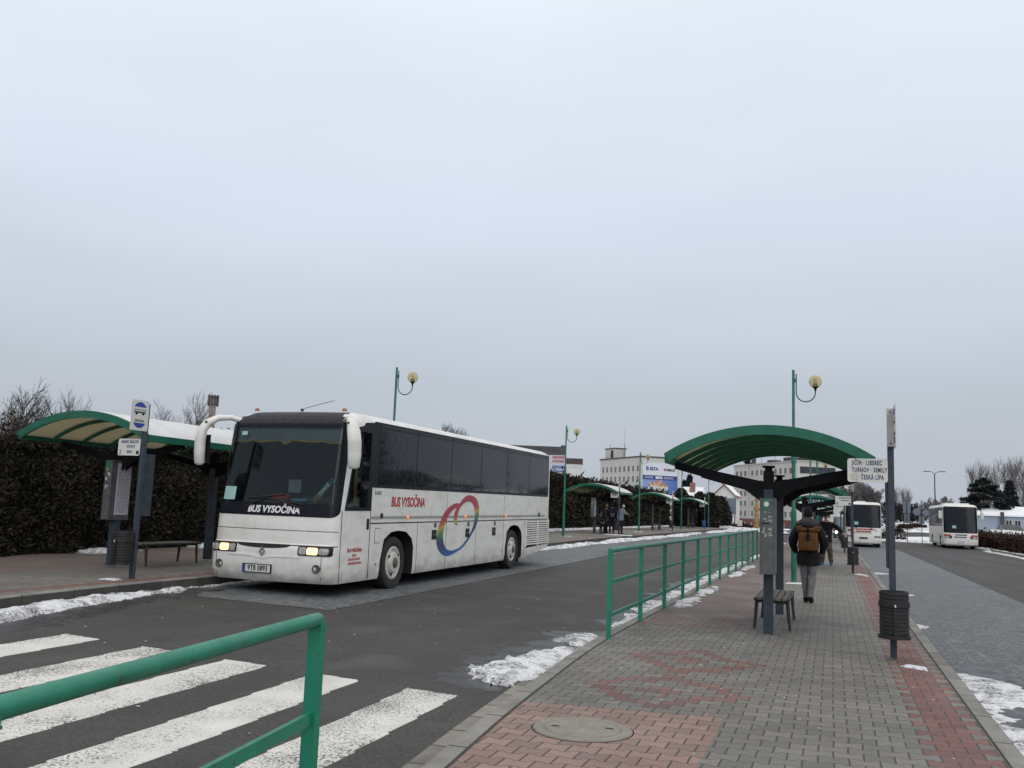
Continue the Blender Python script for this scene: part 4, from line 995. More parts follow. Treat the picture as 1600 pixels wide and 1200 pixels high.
def make_pole(loc, label, lines, number=None, face=True, rust=False):
    """stop pole: post, round bus-stop plate facing the road, destination board, timetable board"""
    r = thing('stop_pole', label, 'bus stop sign', loc, 0, 'bus stop poles along the kerbs')
    b = MB(); b.box(-.036, .036, -.036, .036, 0, 2.98); b.build('post', MT['pole_grey'], r)
    b = MB(); b.box(-.042, .042, -.052, -.037, 2.52, 2.99); b.build('bracket', MT['sign_edge'], r)
    for z in (2.56, 2.95, 2.42, 2.26):
        b = MB(); b.lathe([(.009, -.060 if z > 2.5 else -.044), (.009, -.036)], 8, 'y', (0, 0, z)); fixn(b.build('bolt', MT['ink_black'], r))
    # bus stop plate in the plane of the kerb
    b = MB(); b.box(.036, .044, -.42, .0, 2.50, 3.02); sp_ = b.build('stop_plate', MT['sign_white'], r)
    for s_, X in ((1, .0442), (-1, .0358)):
        t = .0015 * s_; cy, cz, R = -.215, 2.765, .185
        top = [(cy + R * math.cos(a), cz + R * math.sin(a) * 1.2) for a in [math.radians(38 + 104 * i / 14) for i in range(15)]]
        for flip in (0, 1):
            b = MB(); b.poly([(X, y, 2 * cz - z if flip else z) for y, z in top], (t, 0, 0)); fixn(b.build('blue_segment', MT['sign_blue'], sp_))
        b = MB(); b.poly([(X, y, z) for y, z in ((cy - .135, 2.80), (cy - .135, 2.86), (cy + .135, 2.86), (cy + .135, 2.80))], (t, 0, 0))
        for yy in (-.08, .08): b.poly([(X, cy + yy + .03 * math.cos(a), 2.795 + .03 * math.sin(a)) for a in [2 * PI * i / 12 for i in range(12)]], (t * 1.2, 0, 0))
        bo = fixn(b.build('bus_pictogram', MT['ink_black'], sp_))
        b = MB()
        for k in range(5): b.poly([(X + t * .9, cy - .12 + k * .05 + a, z) for a, z in ((0, 2.822), (.038, 2.822), (.038, 2.85), (0, 2.85))], (t * .6, 0, 0))
        fixn(b.build('bus_window', MT['sign_white'], bo))
        text('stop_word', 'ZASTÁVKA', .058, MT['ink_black'], sp_, (X + t, cy, 2.665), (PI / 2, 0, s_ * PI / 2), sx=.8, bold=.001, ext=.001)
    # destination board, across the platform
    b = MB(); b.poly([(x, -.040, z) for x, z in rrect(-.50, -.037, 2.08, 2.37, .03, 4)], (0, -.008, 0)); db = fixn(b.build('destination_board', MT['sign_white'], r))
    for (s_, x, z, sz) in lines:
        if s_ == '~':
            rnd = random.Random(int(z * 977 + x * 31)); b = MB(); xx = -sz
            while xx < sz:
                w = rnd.uniform(.012, .022); b.box(x + xx, x + xx + w, -.0495, -.048, z - .018, z + .018); xx += w + .007
            b.build('board_lettering', MT['ink_blue'], db)
        else: text('board_lettering', s_, sz, MT['ink_blue'], db, (x, -.0485, z), bold=.0026, sx=.54, ext=.001, spacing=1.22)
    if number: text('stand_number', number, .115, MT['ink_green'], db, (-.45, -.0485, 2.135), bold=.002, ext=.001)
    if rust:
        b = MB(); b.lathe([(.001, -.0492), (.052, -.0492), (.052, -.048)], 20, 'y', (-.42, 0, 2.145)); fixn(b.build('faded_disc', M('faded_disc', (.50, .49, .43), .6, var=.12, sc=30), db))
        b = MB(); b.poly([(-.398, -.0494, 2.112), (-.392, -.0494, 2.112), (-.397, -.0494, 2.075), (-.402, -.0494, 2.08)], (0, -.0006, 0)); b.lathe([(.001, -.0498), (.007, -.0498), (.007, -.0492)], 8, 'y', (-.395, 0, 2.112)); fixn(b.build('rust_streak', MT['rust'], db))
    else:
        b = MB(); b.box(-.11, -.052, -.0496, -.048, 2.105, 2.165); b.build('bus_pictogram', MT['ink_black'], db)
    # timetable board behind the post
    b = MB(); b.box(-.052, -.038, -.02, .36, 1.05, 2.12); tb = b.build('timetable_board', MT['pole_grey'], r)
    b = MB(); b.box(-.037, -.034, .02, .33, 1.35, 2.05); b.build('timetable_glass', M('timetable_glass', (.04, .06, .07), .3, var=.35, sc=9), tb)
    return r
XP = .685
poles = [(XP, 12.22, 'nearest bus stop pole with a board reading JIČÍN - LIBEREC, TURNOV - SEMILY, ČESKÁ LÍPA', [('JIČÍN · LIBEREC', -.275, 2.315, .078), ('TURNOV · SEMILY', -.247, 2.228, .078), ('ČESKÁ LÍPA', -.215, 2.138, .078)], None, True),
         (XP - .08, 31.1, 'second bus stop pole on the right kerb, board numbered 8', [('~', -.23, 2.31, .17), ('~', -.2, 2.23, .13)], '8', False),
         (XP - .1, 49.9, 'third bus stop pole on the right kerb, small white board', [('~', -.25, 2.30, .17)], None, False),
         (XP - .1, 68.7, 'fourth bus stop pole on the right kerb', [('~', -.25, 2.29, .16)], None, False)]
for i, (x, y, lb, ln, num, rust) in enumerate(poles):
    make_pole((x, y, ZP), lb, ln, num, True, rust)
bin0 = make_bin((XP + .0, 12.0, ZP), 'ribbed black litter bin on the nearest stop pole at the right kerb')
for y, x, lb in ((30.85, XP - .08, 'black litter bin on the second stop pole'), (49.65, XP - .1, 'black litter bin on the third stop pole, by the outstretched arm'), (68.45, XP - .1, 'black litter bin on the fourth stop pole')): copy_tree(bin0, (x, y, ZP), label=lb)
make_pole((-11.22, 12.97, zleft(13)), 'bus stop pole left of the coach, with HRADEC KRÁLOVÉ and a green 2', [('HRADEC KRÁLOVÉ', -.26, 2.315, .068), ('SVITAVY', -.23, 2.232, .07), ('BRNO', -.25, 2.14, .07)], '2', True)
tag(copy_tree(bin0, (-11.28, 12.74, zleft(13))), 'ribbed black litter bin on the pole left of the coach')
for y, lb in ((52.3, 'bus stop pole beside the waiting people'), (71.2, 'bus stop pole before the shelter below the banner'), (90.2, 'bus stop pole with a blue bin, far end of the hedge platform')):
    make_pole((-11.5, y, zleft(y)), lb, [('~', -.25, 2.31, .16), ('~', -.22, 2.23, .12)], None)
copy_tree(bin0, (-11.55, 52.05, zleft(52)), label='black litter bin in front of the waiting people')
copy_tree(bin0, (-11.55, 70.95, zleft(71)), label='black litter bin on the pole below the banner')
make_bin((-11.55, 89.95, zleft(90)), 'blue litter bin on the far hedge platform', 'bin_blue')

# manhole cover
r = thing('manhole_cover', 'round concrete manhole cover in the pink paving', 'manhole cover', (-1.75, 6.88, ZP))
q = NT('manhole_concrete'); q.set(Base_Color=q.scale((.25, .236, .205), q.math('MULTIPLY', q.lin(q.noise(60, 3), .3, .7, .8, 1.15), q.lin(q.noise(5, 4), .3, .7, .85, 1.1))), Roughness=.9); q.bump(q.noise(90, 3), .4, .004)
b = MB(); b.lathe([(.285, .004), (.295, .012), (.362, .012), (.37, .002)], 48, 'z'); fixn(b.build('ring', q.m, r))
b = MB(); b.lathe([(.001, .011), (.272, .011), (.277, .004)], 48, 'z'); lid = fixn(b.build('lid', q.m, r))
b = MB(); b.lathe([(.275, .0035), (.288, .0035)], 48, 'z'); b.lathe([(.368, .002), (.378, .002)], 48, 'z'); b.build('joint', MT['black_matt'], r)
b = MB()
for x, y in ((-.2, -.03), (.185, .08)): b.rbox(x - .028, x + .028, y - .014, y + .014, .0105, .0135, .001)
b.build('lifting_slot', MT['black_matt'], lid)
# ------------------------------------------------------------------ snow on the ground
from mathutils import noise as NZ
def in_poly(x, y, P):
    c = False; j = len(P) - 1
    for i in range(len(P)):
        xi, yi = P[i]; xj, yj = P[j]
        if (yi > y) != (yj > y) and x < (xj - xi) * (y - yi) / (yj - yi) + xi: c = not c
        j = i
    return c
def edge_d(x, y, P):
    best = 9e9
    for i in range(len(P)):
        (x0, y0), (x1, y1) = P[i], P[(i + 1) % len(P)]; dx, dy = x1 - x0, y1 - y0; l = dx * dx + dy * dy
        t = cl(((x - x0) * dx + (y - y0) * dy) / l) if l else 0; best = min(best, math.hypot(x - x0 - t * dx, y - y0 - t * dy))
    return best
SN = [MB(), MB(), MB()]
def snow_patch(P, zf, h, cell, fade=.15, rag=.10, mi=0, sc=3.):
    xs = [p[0] for p in P]; ys = [p[1] for p in P]; x0, x1, y0, y1 = min(xs) - .1, max(xs) + .1, min(ys) - .1, max(ys) + .1
    nx, ny = int((x1 - x0) / cell) + 1, int((y1 - y0) / (cell * (1.6 if y0 > 20 else 1))) + 1
    idx = {}; vs = []; fs = []
    def val(x, y):
        d = edge_d(x, y, P); d = d if in_poly(x, y, P) else -d
        return d + rag * (NZ.noise((x * sc, y * sc, 3.1)) + .6 * NZ.noise((x * sc * 3.3, y * sc * 3.3, 1.7)) + .35 * NZ.noise((x * sc * 8, y * sc * 8, 7.7)))
    V = {}
    for j in range(ny + 1):
        for i in range(nx + 1):
            x, y = x0 + (x1 - x0) * i / nx, y0 + (y1 - y0) * j / ny; V[i, j] = (x, y, val(x, y))
    def vid(i, j):
        if (i, j) not in idx:
            x, y, d = V[i, j]; t = cl(d / fade); t = t * (2 - t)
            hh = h * t * (.75 + .35 * NZ.noise((x * sc * 2, y * sc * 2, .5)) + .22 * NZ.noise((x * sc * 7, y * sc * 7, 4.)))
            idx[i, j] = len(vs); vs.append((x, y, zf(x, y) + (.004 + max(0, hh) if d > 0 else -.015)))
        return idx[i, j]
    for j in range(ny):
        for i in range(nx):
            if max(V[i, j][2], V[i + 1, j][2], V[i, j + 1][2], V[i + 1, j + 1][2]) > 0: fs.append((vid(i, j), vid(i + 1, j), vid(i + 1, j + 1), vid(i, j + 1)))
    SN[mi].add(vs, fs)
def zg(x, y): return road(x, y) + (.02 if -3.3 < x < -2.6 else .006)
snow_patch([(-3.50, 9.05), (-3.05, 8.95), (-2.80, 9.7), (-2.90, 10.9), (-3.02, 11.7), (-3.35, 11.2), (-3.55, 10.4), (-3.66, 9.6)], zg, .06, .018, .22, .20)
snow_patch([(-3.55, 12.2), (-3.1, 11.95), (-3.02, 12.5), (-3.1, 12.95), (-3.45, 12.9)], zg, .03, .02, .12, .14)
def band(xa, xb, ya, yb, n, seed):
    r = random.Random(seed); L = []; R_ = []
    for i in range(n + 1):
        y = lerp(i / n, ya, yb); w = math.sin(PI * i / n) ** .5 if 0 < i < n else .05
        L.append((lerp(.5 - .5 * w * r.uniform(.5, 1), xa, xb), y)); R_.append((lerp(.5 + .5 * w * r.uniform(.7, 1), xa, xb), y))
    return L + R_[::-1]
zr_ = lambda x, y: road(x, y) + .02
for k, (ya, yb, w) in enumerate(((13.2, 16.6, .55), (15.9, 19.4, .8), (18.6, 22.5, .7), (21.5, 26, .9), (25, 29, .8), (28.5, 33.5, .8), (33, 38, .7), (39, 46, .6), (50, 58, .7), (62, 70, .7))):
    snow_patch(band(-2.92 - w * .62, -2.90, ya + .6, yb - .6, 7, k), zr_, .03, .04 if ya < 30 else .09, .16, .30)
    if k in (1, 2, 4, 5): snow_patch(band(-2.72, -2.35, ya + .5, yb - .8, 6, k + 40), lambda x, y: ZP, .02, .04, .12, .16)
# heaped along the far kerb
pts_ = [(xkl(y) + .0, y) for y in (7.2, 8, 9, 10, 11, 12, 12.8)] + [(xkl(13.6) + .02, 13.9)] + [(xkl(13) + .32, 13.1), (-10.25, 12.2), (-10.0, 11), (-9.78, 10), (-9.5, 9), (-9.25, 8), (-9.2, 7.2)]
snow_patch(pts_, road, .11, .04, .3, .16, 0, 2.)
snow_patch(band(-10.72, -10.45, 13.6, 16.5, 6, 77), road, .04, .05, .1, .06)
for k, (ya, yb, w) in enumerate(((27.5, 33, .5), (33, 42, .7), (41, 52, .9), (51, 60, 1.0), (60, 70, 1.1), (69, 77, .9), (80, 92, 1.2), (92, 103, 1.6))):
    snow_patch(band(XKL + .02, XKL + w, ya, yb, 8, 20 + k), road, .14, .08 if ya < 60 else .14, .3, .16)
zpl = lambda x, y: zl(y) + .17
for k, (ya, yb) in enumerate(((17.2, 19.0), (21, 22.5), (24, 33), (30, 40), (38, 50), (48, 62), (60, 75), (73, 90), (88, 101))):
    snow_patch(band(-17.0, -15.9 + .3 * (ya > 30), ya, yb, 7, 60 + k), zpl, .12, .07 if ya < 30 else .14, .25, .2)
for x, y, w in ((-11.35, 12.6, .2), (-11.5, 52.0, .25), (-11.3, 51.2, .8), (-12.3, 44.0, .3), (-12.4, 62.5, .3)):
    snow_patch([(x - w, y - w * .6), (x + w, y - w * .5), (x + w * .9, y + w * .5), (x - w * .8, y + w * .6)], zpl, .03, .05, .1, .1)
# right-hand bay
snow_patch([(1.30, 9.9), (1.31, 12.45), (1.5, 12.5), (1.75, 12.2), (2.05, 11.5), (2.45, 10.7), (2.3, 10.2), (1.85, 10.55), (1.6, 10.3), (1.5, 9.7), (1.72, 9.0), (1.7, 8.3), (1.55, 7.3), (1.30, 6.6)], lambda x, y: road(x, y) + .008, .03, .022, .2, .18)
for x, y, a, c in ((1.75, 25.4, .42, .7), (1.65, 35.5, .4, .9), (1.6, 17.8, .2, .5)): snow_patch([(1.29, y - c), (1.29 + a, y - c * .5), (1.29 + a * 1.5, y + c * .1), (1.29 + a * .5, y + c * .5), (1.29, y + c)], lambda x, y: road(x, y) + .008, .02, .04, .1, .08)
snow_patch([(.72, 11.55), (.98, 11.4), (1.0, 11.62), (.8, 11.72)], lambda x, y: ZP, .02, .02, .06, .05)
snow_patch([(.62, 30.3), (1.0, 29.4), (1.0, 30.2), (.8, 31.0)], lambda x, y: ZP, .02, .04, .06, .05)
snow_patch([(-1.1, 24.3), (-.68, 24.4), (-.7, 24.8), (-1.05, 24.8)], lambda x, y: ZP, .025, .04, .08, .06)
for k, (ya, yb) in enumerate(((35, 48), (46, 60), (56, 66), (64, 80))): snow_patch(band(10.6, 11.38, ya, yb, 8, 90 + k), road, .06, .12, .25, .15)
for k, (ya, yb) in enumerate(((30, 45), (43, 60), (58, 75), (73, 90))): snow_patch(band(11.5, 12.5, ya, yb, 8, 120 + k), lambda x, y: terr(x, y) + .02, .12, .15, .25, .2)
snow_patch([(8.5, 100.5), (2, 102), (1, 104), (9, 105), (14, 104)], lambda x, y: terr(x, y), .12, .2, .4, .3)
snow_patch([(-11, 104.5), (-6, 103), (-4, 106), (-9, 109), (-13, 108)], lambda x, y: terr(x, y), .35, .22, .9, .4)
snow_patch([(14, 99), (40, 97), (60, 104), (30, 108)], lambda x, y: terr(x, y) + .02, .45, .6, 2., 1., 0, .4)
snow_patch([(20, 146), (70, 146), (70, 152), (20, 152)], lambda x, y: terr(x, y) + .02, .7, 1., 2., 1., 0, .4)
# zebra crossing, edges a little ragged
for xr in (-3.28, -4.36, -5.48, -6.64, -7.86, -9.08, -10.2):
    yt = 8.2 + (-3.28 - xr) * .1; k = (yt - 4.3) * .045
    snow_patch([(xr - .53 + k, 4.3), (xr + k, 4.3), (xr, yt), (xr - .53, yt + .053)], lambda x, y: road(x, y) + .004, 0., .026, .1, .006, 2, 9.)
tag(SN[2].build('zebra_crossing', MT['paint']), kind='structure')
# damp rings of meltwater round the nearest snow
for P in ([(-3.75, 8.7), (-3.0, 8.6), (-2.92, 9.7), (-3.0, 11.2), (-3.1, 12.6), (-3.1, 13.6), (-3.75, 13.2), (-3.8, 11.6), (-3.95, 10.2)], [(1.30, 6.6), (1.30, 13.0), (1.75, 12.9), (2.3, 11.9), (2.75, 10.7), (2.3, 9.6), (2.0, 8.0)], [(-10.2, 7.2), (-10.5, 10), (-10.6, 13.6), (-10.1, 13.9), (-9.8, 12), (-9.4, 10.4), (-8.95, 9), (-8.8, 7.2)], [(-3.45, 14), (-3.05, 14), (-3.05, 34), (-3.5, 34), (-3.8, 24)]):
    snow_patch(P, lambda x, y: road(x, y) + (.0085 if x < -9 or x > 1 else .002), 0., .06, .2, .28, 1, 1.6)
q = NT('meltwater'); q.set(Base_Color=q.scale((.020, .019, .018), q.lin(q.noise(60, 2), .3, .7, .7, 1.4)), Roughness=q.lin(q.noise(3, 4), .3, .7, .25, .5)); q.b.inputs['Specular IOR Level'].default_value = .35; q.bump(q.noise(80, 2), .35, .005)
tag(SN[1].build('meltwater', q.m), kind='stuff')
tag(SN[0].build('snow_patches', MT['snow'], None, smooth=70), kind='stuff')

# a scatter of small litter and crumbs of snow on the paving
b = MB(); rnd = random.Random(12)
for k in range(170):
    y = rnd.uniform(5.5, 26); x = rnd.uniform(-2.5, 1.0) if k % 3 else rnd.uniform(-9, -3); z = ZP if x > -2.6 else road(x, y) + .008
    s_ = rnd.uniform(.004, .012); a = rnd.uniform(0, PI)
    b.poly([(x + s_ * math.cos(a + q_) * (1 if i % 2 else 1.8), y + s_ * math.sin(a + q_), z + .001) for i, q_ in enumerate((0, 1.6, 3.1, 4.7))], (0, 0, .003))
tag(b.build('crumbs_of_snow', MT['sign_white']), kind='stuff')

# ------------------------------------------------------------------ planting
def leafmat(name, c, var=.5):
    q = NT(name); g = q.n('ShaderNodeNewGeometry'); f = q.lin(g.outputs['Random Per Island'], 0, 1, 1 - var, 1 + var)
    f = q.math('MULTIPLY', f, q.lin(q.noise(.55, 4), .3, .7, .65, 1.35))
    q.set(Base_Color=q.scale(c, f), Roughness=.8); q.b.inputs['Specular IOR Level'].default_value = .15; return q.m
MT['hedge'] = leafmat('winter_thuja', (.031, .027, .020), .75)
MT['hedge_tip'] = leafmat('thuja_tips', (.033, .031, .023), .6)
MT['brown_hedge'] = leafmat('brown_hedge_twigs', (.05, .030, .024))
MT['spruce'] = leafmat('spruce_needles', (.022, .030, .028))
MT['pine'] = leafmat('pine_needles', (.018, .024, .024))
MT['bark'] = M('bark', (.045, .036, .030), .9, var=.35, sc=8)
MT['bark_far'] = M('bark_far', (.155, .145, .145), .9, var=.2, sc=4)
MT['twig_red'] = M('reddish_twigs', (.075, .042, .034), .9, var=.3, sc=4)
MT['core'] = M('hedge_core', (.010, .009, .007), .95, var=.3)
def leaf(b, p, s, r, up=0., asp=1.6):
    """one spray: a bent quad pair"""
    d = Vector((r.gauss(0, 1), r.gauss(0, 1), r.gauss(0, .8) + up)).normalized(); e = d.cross(Vector((r.gauss(0, 1), r.gauss(0, 1), r.gauss(0, 1)))).normalized()
    p = Vector(p); a = d * s * asp; c = e * s * .5
    b.add([p - c, p + c * .9, p + a * .6 + c * .8, p + a, p + a * .55 - c * .8], [(0, 1, 2, 3, 4)])
def hedge(name, label, y0, y1, xf, xb, ztop, n, size, seed, mat, core, zf, taper=.25):
    r = random.Random(seed); sg = 1 if xf > xb else -1; t = thing(name, label, 'hedge', ((xf + xb) / 2, y0, zf(xf, y0)))
    L = Vector(t.location); b = MB()
    for k in range(n):
        y = r.uniform(y0, y1); zt = ztop(y) * (1 + .05 * NZ.noise((y * .8, 2.2, seed))) 
        bulge = .30 * NZ.noise((y * .9, .3, seed)) + .12 * NZ.noise((y * 2.3, 5., seed))
        side = r.random()
        if side < .72:                     # seen face
            z = zt * r.random() ** .85; x = xf + (bulge + .2 * NZ.noise((y * 1.3, z * 1.5, 9.))) - sg * (taper * (z / zt) ** 3 * 1.2 + abs(r.gauss(0, .10)))
        else:                              # top, ragged
            x = r.uniform(xb, xf); z = zt - abs(r.gauss(0, .12)) + (abs(r.gauss(0, .22)) if r.random() < .3 else 0) + .15 * NZ.noise((x * 2, y * 1.7, 4.))
        base = zf(xf, y); leaf(b, (x - L.x, y - L.y, base + z - L.z), size * r.uniform(.5, 1.7), r, .6, 2.4)
    b.build('foliage', mat, t)
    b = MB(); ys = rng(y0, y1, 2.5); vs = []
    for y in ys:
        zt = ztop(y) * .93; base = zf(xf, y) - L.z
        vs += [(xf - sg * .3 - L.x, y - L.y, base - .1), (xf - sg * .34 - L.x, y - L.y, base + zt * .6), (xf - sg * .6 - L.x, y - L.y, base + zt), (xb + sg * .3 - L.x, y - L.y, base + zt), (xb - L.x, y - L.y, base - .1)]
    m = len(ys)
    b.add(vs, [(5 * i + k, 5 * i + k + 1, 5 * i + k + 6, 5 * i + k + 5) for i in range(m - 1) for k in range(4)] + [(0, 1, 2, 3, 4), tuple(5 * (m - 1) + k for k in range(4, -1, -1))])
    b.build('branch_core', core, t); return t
zh = lambda y: interp(y, ((0, 2.3), (16, 2.55), (24, 2.9), (40, 3.25), (56, 3.35), (75, 3.2), (100, 3.2)))
for i, (ya, yb, n, s_, lb) in enumerate(((5, 26, 105000, .034, 'dark clipped conifer hedge behind the shelter at the left edge'), (26, 58, 70000, .056, 'dark conifer hedge running behind the coach and the waiting people'), (58, 101, 34000, .10, 'far stretch of the dark conifer hedge below the banner'))):
    hedge('hedge', lb, ya, yb, -16.55, -18.2, zh, n, s_, 30 + i, MT['hedge'], MT['core'], zpl)
hedge('hedge', 'low brown leafless hedge along the right hand kerb', 50, 100, 12.35, 13.6, lambda y: .95, 20000, .09, 41, MT['brown_hedge'], MT['core'], lambda x, y: terr(x, y) + .05, .1)

def bare_tree(name, label, loc, h, spread, seed, mat, levels=5, r0=None, fork=3, lean=.0, start=.25, rmin=.006, upr=.25, group=None, cat='tree', trunk=True):
    r = random.Random(seed); t = thing(name, label, cat, loc, 0, group); tb, cb = MB(), MB(); r0 = r0 or h * .016
    def seg(b, p, q_, ra, rb):
        d = (q_ - p).normalized(); a = d.orthogonal().normalized(); c = d.cross(a); vs = []
        for P, R in ((p, ra), (q_, rb)): vs += [P + a * R, P + (a * -.5 + c * .866) * R, P + (a * -.5 - c * .866) * R]
        b.add(vs, [(0, 1, 4, 3), (1, 2, 5, 4), (2, 0, 3, 5)])
    def grow(p, d, L, R, lv):
        b = tb if lv == 0 else cb; n = 3 if lv < 2 else 2; pts = [p]
        for k in range(n):
            d = (d + Vector((r.gauss(0, .13), r.gauss(0, .13), r.gauss(.0, .08) + upr * .18))).normalized(); q_ = pts[-1] + d * L / n
            seg(b, pts[-1], q_, lerp(k / n, R, R * .62), lerp((k + 1) / n, R, R * .62)); pts.append(q_)
        if lv >= levels: return
        for k in range(fork + (1 if lv < 2 else 0)):
            tt = r.uniform(start if lv == 0 else .3, 1.); i = min(n - 1, int(tt * n)); pp = pts[i].lerp(pts[i + 1], tt * n - i)
            a = d.orthogonal().normalized(); a.rotate(Matrix.Rotation(r.uniform(0, 2 * PI), 3, d)); sp = spread * r.uniform(.6, 1.25)
            grow(pp, (d * math.cos(sp) + a * math.sin(sp)).normalized(), L * r.uniform(.55, .78), max(rmin, R * .55), lv + 1)
        grow(pts[-1], (d + Vector((r.gauss(0, .2), r.gauss(0, .2), .1))).normalized(), L * .66, max(rmin, R * .6), lv + 1)
    grow(Vector((0, 0, -.1)), Vector((lean, 0, 1)).normalized(), h * .38, r0, 0)
    zt = max(v[2] for v in cb.v); f = h / zt
    for bb in (tb, cb): bb.v = [(x * f, y * f, z * f) for x, y, z in bb.v]
    tb.build('trunk', mat, t); cb.build('crown', mat, t); return t
def on(px, y, base=None):
    p = at(px, 800, y); return (p.x, y, terr(p.x, y) - .1 if base is None else base)
def top_h(px, py, y): return at(px, py, y).z - on(px, y)[2]
for i, (px, py, y, lb, m_, sp, fk) in enumerate(((6, 584, 25, 'bare birch at the left edge above the hedge', 'bark', .6, 3), (24, 606, 29, 'second bare birch just right of the left edge', 'bark', .6, 3), (42, 640, 24, 'reddish bare shrub tree left of the shelter roof', 'twig_red', .7, 3), (70, 632, 30, 'bare bushy tree over the left shelter', 'bark', .65, 3), (98, 611, 33, 'dark bare tree leaning right above the left shelter', 'bark', .6, 3), (22, 655, 22, 'low reddish thicket at the left edge', 'twig_red', .8, 4))):
    bare_tree('bare_tree', lb, on(px, y), top_h(px, py, y), sp, 100 + i, MT[m_], 5, None, fk, rmin=.005, cat='tree')
bare_tree('bare_tree', 'tall pale bare tree between the stop pole and the chimney', on(254, 58), top_h(254, 598, 58), .36, 127, MT['bark_far'], 6, None, 2, rmin=.009, upr=.45)
bare_tree('bare_tree', 'bare twigs just above the coach roof', on(690, 90), top_h(690, 657, 90), .35, 122, MT['bark_far'], 5, None, 3, rmin=.02)
for i, (px, py, y) in enumerate(((1338, 756, 180), (1352, 748, 190), (1364, 757, 185), (1376, 768, 200))):
    bare_tree('bare_tree', ('bare tree left behind the bus at the platform kerb', 'tallest bare tree over the bus at the platform kerb', 'bare tree right of the destination board', 'small bare tree near the nearest stop pole')[i], on(px, y), top_h(px, py, y), .42, 130 + i, MT['bark_far'], 6, None, 3, rmin=.03)
for i, (px, py, y, lb) in enumerate(((1447, 776, 190, 'frosted bare tree left of the double arm lamp'), (1478, 774, 195, 'frosted bare tree right of the double arm lamp'), (1497, 775, 200, 'frosted bare tree left of the big pine'), (1108, 768, 240, 'bare tree behind the snowy roofs'), (1086, 762, 240, 'bare tree beside the far spruces'))):
    bare_tree('bare_tree', lb, on(px, y), top_h(px, py, y), .6, 150 + i, M('frosted_bark', (.2, .19, .195), .9), 6, None, 3, rmin=.035)
def poplar(label, loc, h, w, seed):
    r = random.Random(seed); t = thing('poplar_tree', label, 'tree', loc, 0, 'bare poplars at the right edge'); tb, cb = MB(), MB()
    tb.tube([(0, 0, 0), (r.uniform(-.2, .2), 0, h * .5), (r.uniform(-.3, .3), 0, h * .97)], [h * .016, h * .010, .03], 6)
    for k in range(85):
        z0 = h * r.uniform(.08, .85); a = r.uniform(0, 2 * PI); L = h * r.uniform(.12, .32) * (1 - .5 * z0 / h); sp = w * r.uniform(.4, 1)
        p = Vector((0, 0, z0)); q1 = p + Vector((math.cos(a) * sp * .6, math.sin(a) * sp * .6, L * .45)); q2 = p + Vector((math.cos(a) * sp, math.sin(a) * sp, L))
        cb.tube([p, q1, q2], [.05, .035, .02], 3, cap=False)
        for j in range(7):
            s_ = q1.lerp(q2, r.random()) if j % 2 else p.lerp(q1, r.random()); e = s_ + Vector((r.gauss(0, .35), r.gauss(0, .35), r.uniform(.7, 2.))); cb.tube([s_, e], [.022, .012], 3, cap=False)
    tb.build('trunk', MT['bark_far'], t); cb.build('crown', MT['bark_far'], t); return t
for i, (px, py, y, w) in enumerate(((1520, 727, 230, 1.6), (1533, 727, 235, 1.6), (1541, 722, 232, 1.8), (1546, 738, 240, 1.4), (1557, 727, 236, 1.8), (1571, 720, 225, 2.4), (1582, 722, 230, 2.0), (1589, 715, 228, 2.4), (1600, 724, 232, 2.2), (1400, 762, 300, 1.5), (1412, 764, 300, 1.6), (1420, 766, 300, 1.5))):
    poplar('leafless poplar, number of tall spires behind the pine and the shed' if False else ('poplar spire behind the left of the pine', 'poplar spire above the pine, second from the left', 'tallest poplar above the pine', 'short poplar right of the pine top', 'poplar between pine and spruce', 'broad poplar behind the spruce', 'poplar right of the spruce top', 'tallest poplar near the right edge', 'poplar at the right edge', 'small far poplar left of the sign poles', 'small far poplar above the conifer row', 'small far poplar nearest the double lamp')[i], on(px, y), top_h(px, py, y), w, 200 + i)
def conifer(name, label, loc, h, w, n, seed, mat, kind='spruce', group=None):
    r = random.Random(seed); t = thing(name, label, 'tree', loc, 0, group); b = MB(); tb = MB()
    tb.tube([(0, 0, 0), (0, 0, h * .6), (0, 0, h * .98)], [h * .02, h * .012, .02], 6)
    if kind == 'spruce':
        lv = max(9, int(h / .5))
        for k in range(n):
            i = int(r.random() ** .8 * lv); zc = h * (.06 + .92 * (1 - (i + .5) / lv)) if False else h * (.05 + .93 * i / lv); f = 1 - zc / h
            R = w * (f ** .85) * (1 + .25 * math.sin(i * 2.4)); a = r.uniform(0, 2 * PI); a = a + .25 * math.sin(5 * a + i); rr = R * r.random() ** .5 * (.8 + .3 * math.sin(a * 4 + i * 1.9))
            leaf(b, (rr * math.cos(a), rr * math.sin(a), zc - rr * .28 + r.gauss(0, .08)), h * .035 * r.uniform(.6, 1.3), r, -.3)
    else:
        prof = lambda zf: .62 + .38 * math.sin(PI * min(1, zf * 1.55)) if zf < .45 else 1.0 - .86 * ((zf - .45) / .55) ** 1.2
        pads = [(s_ * prof(zf) * w * r.uniform(.25, .85), r.uniform(-.5, .5) * w * prof(zf), h * zf, w * r.uniform(.22, .40) * (.45 + .55 * prof(zf))) for i in range(26) for zf in [.20 + .76 * i / 26 + r.uniform(-.015, .015)] for s_ in (-1, 1) if r.random() < .82] + [(0, 0, h * zf, w * .28 * (1.2 - zf)) for zf in (.35, .5, .65, .8, .9, .97)]
        for (x, y, z, R) in pads: tb.tube([(0, 0, z * .92 - .3), (x, y, z)], [.08, .03], 4)
        for k in range(n):
            x, y, z, R = r.choice(pads); a = r.uniform(0, 2 * PI); rr = R * r.random() ** .5
            leaf(b, (x + rr * math.cos(a), y + rr * math.sin(a), z + R * .15 * r.gauss(0, .8) + .12 * rr), h * .024 * r.uniform(.6, 1.4), r, .5)
    tb.build('trunk', MT['bark'], t); b.build('crown', mat, t); return t
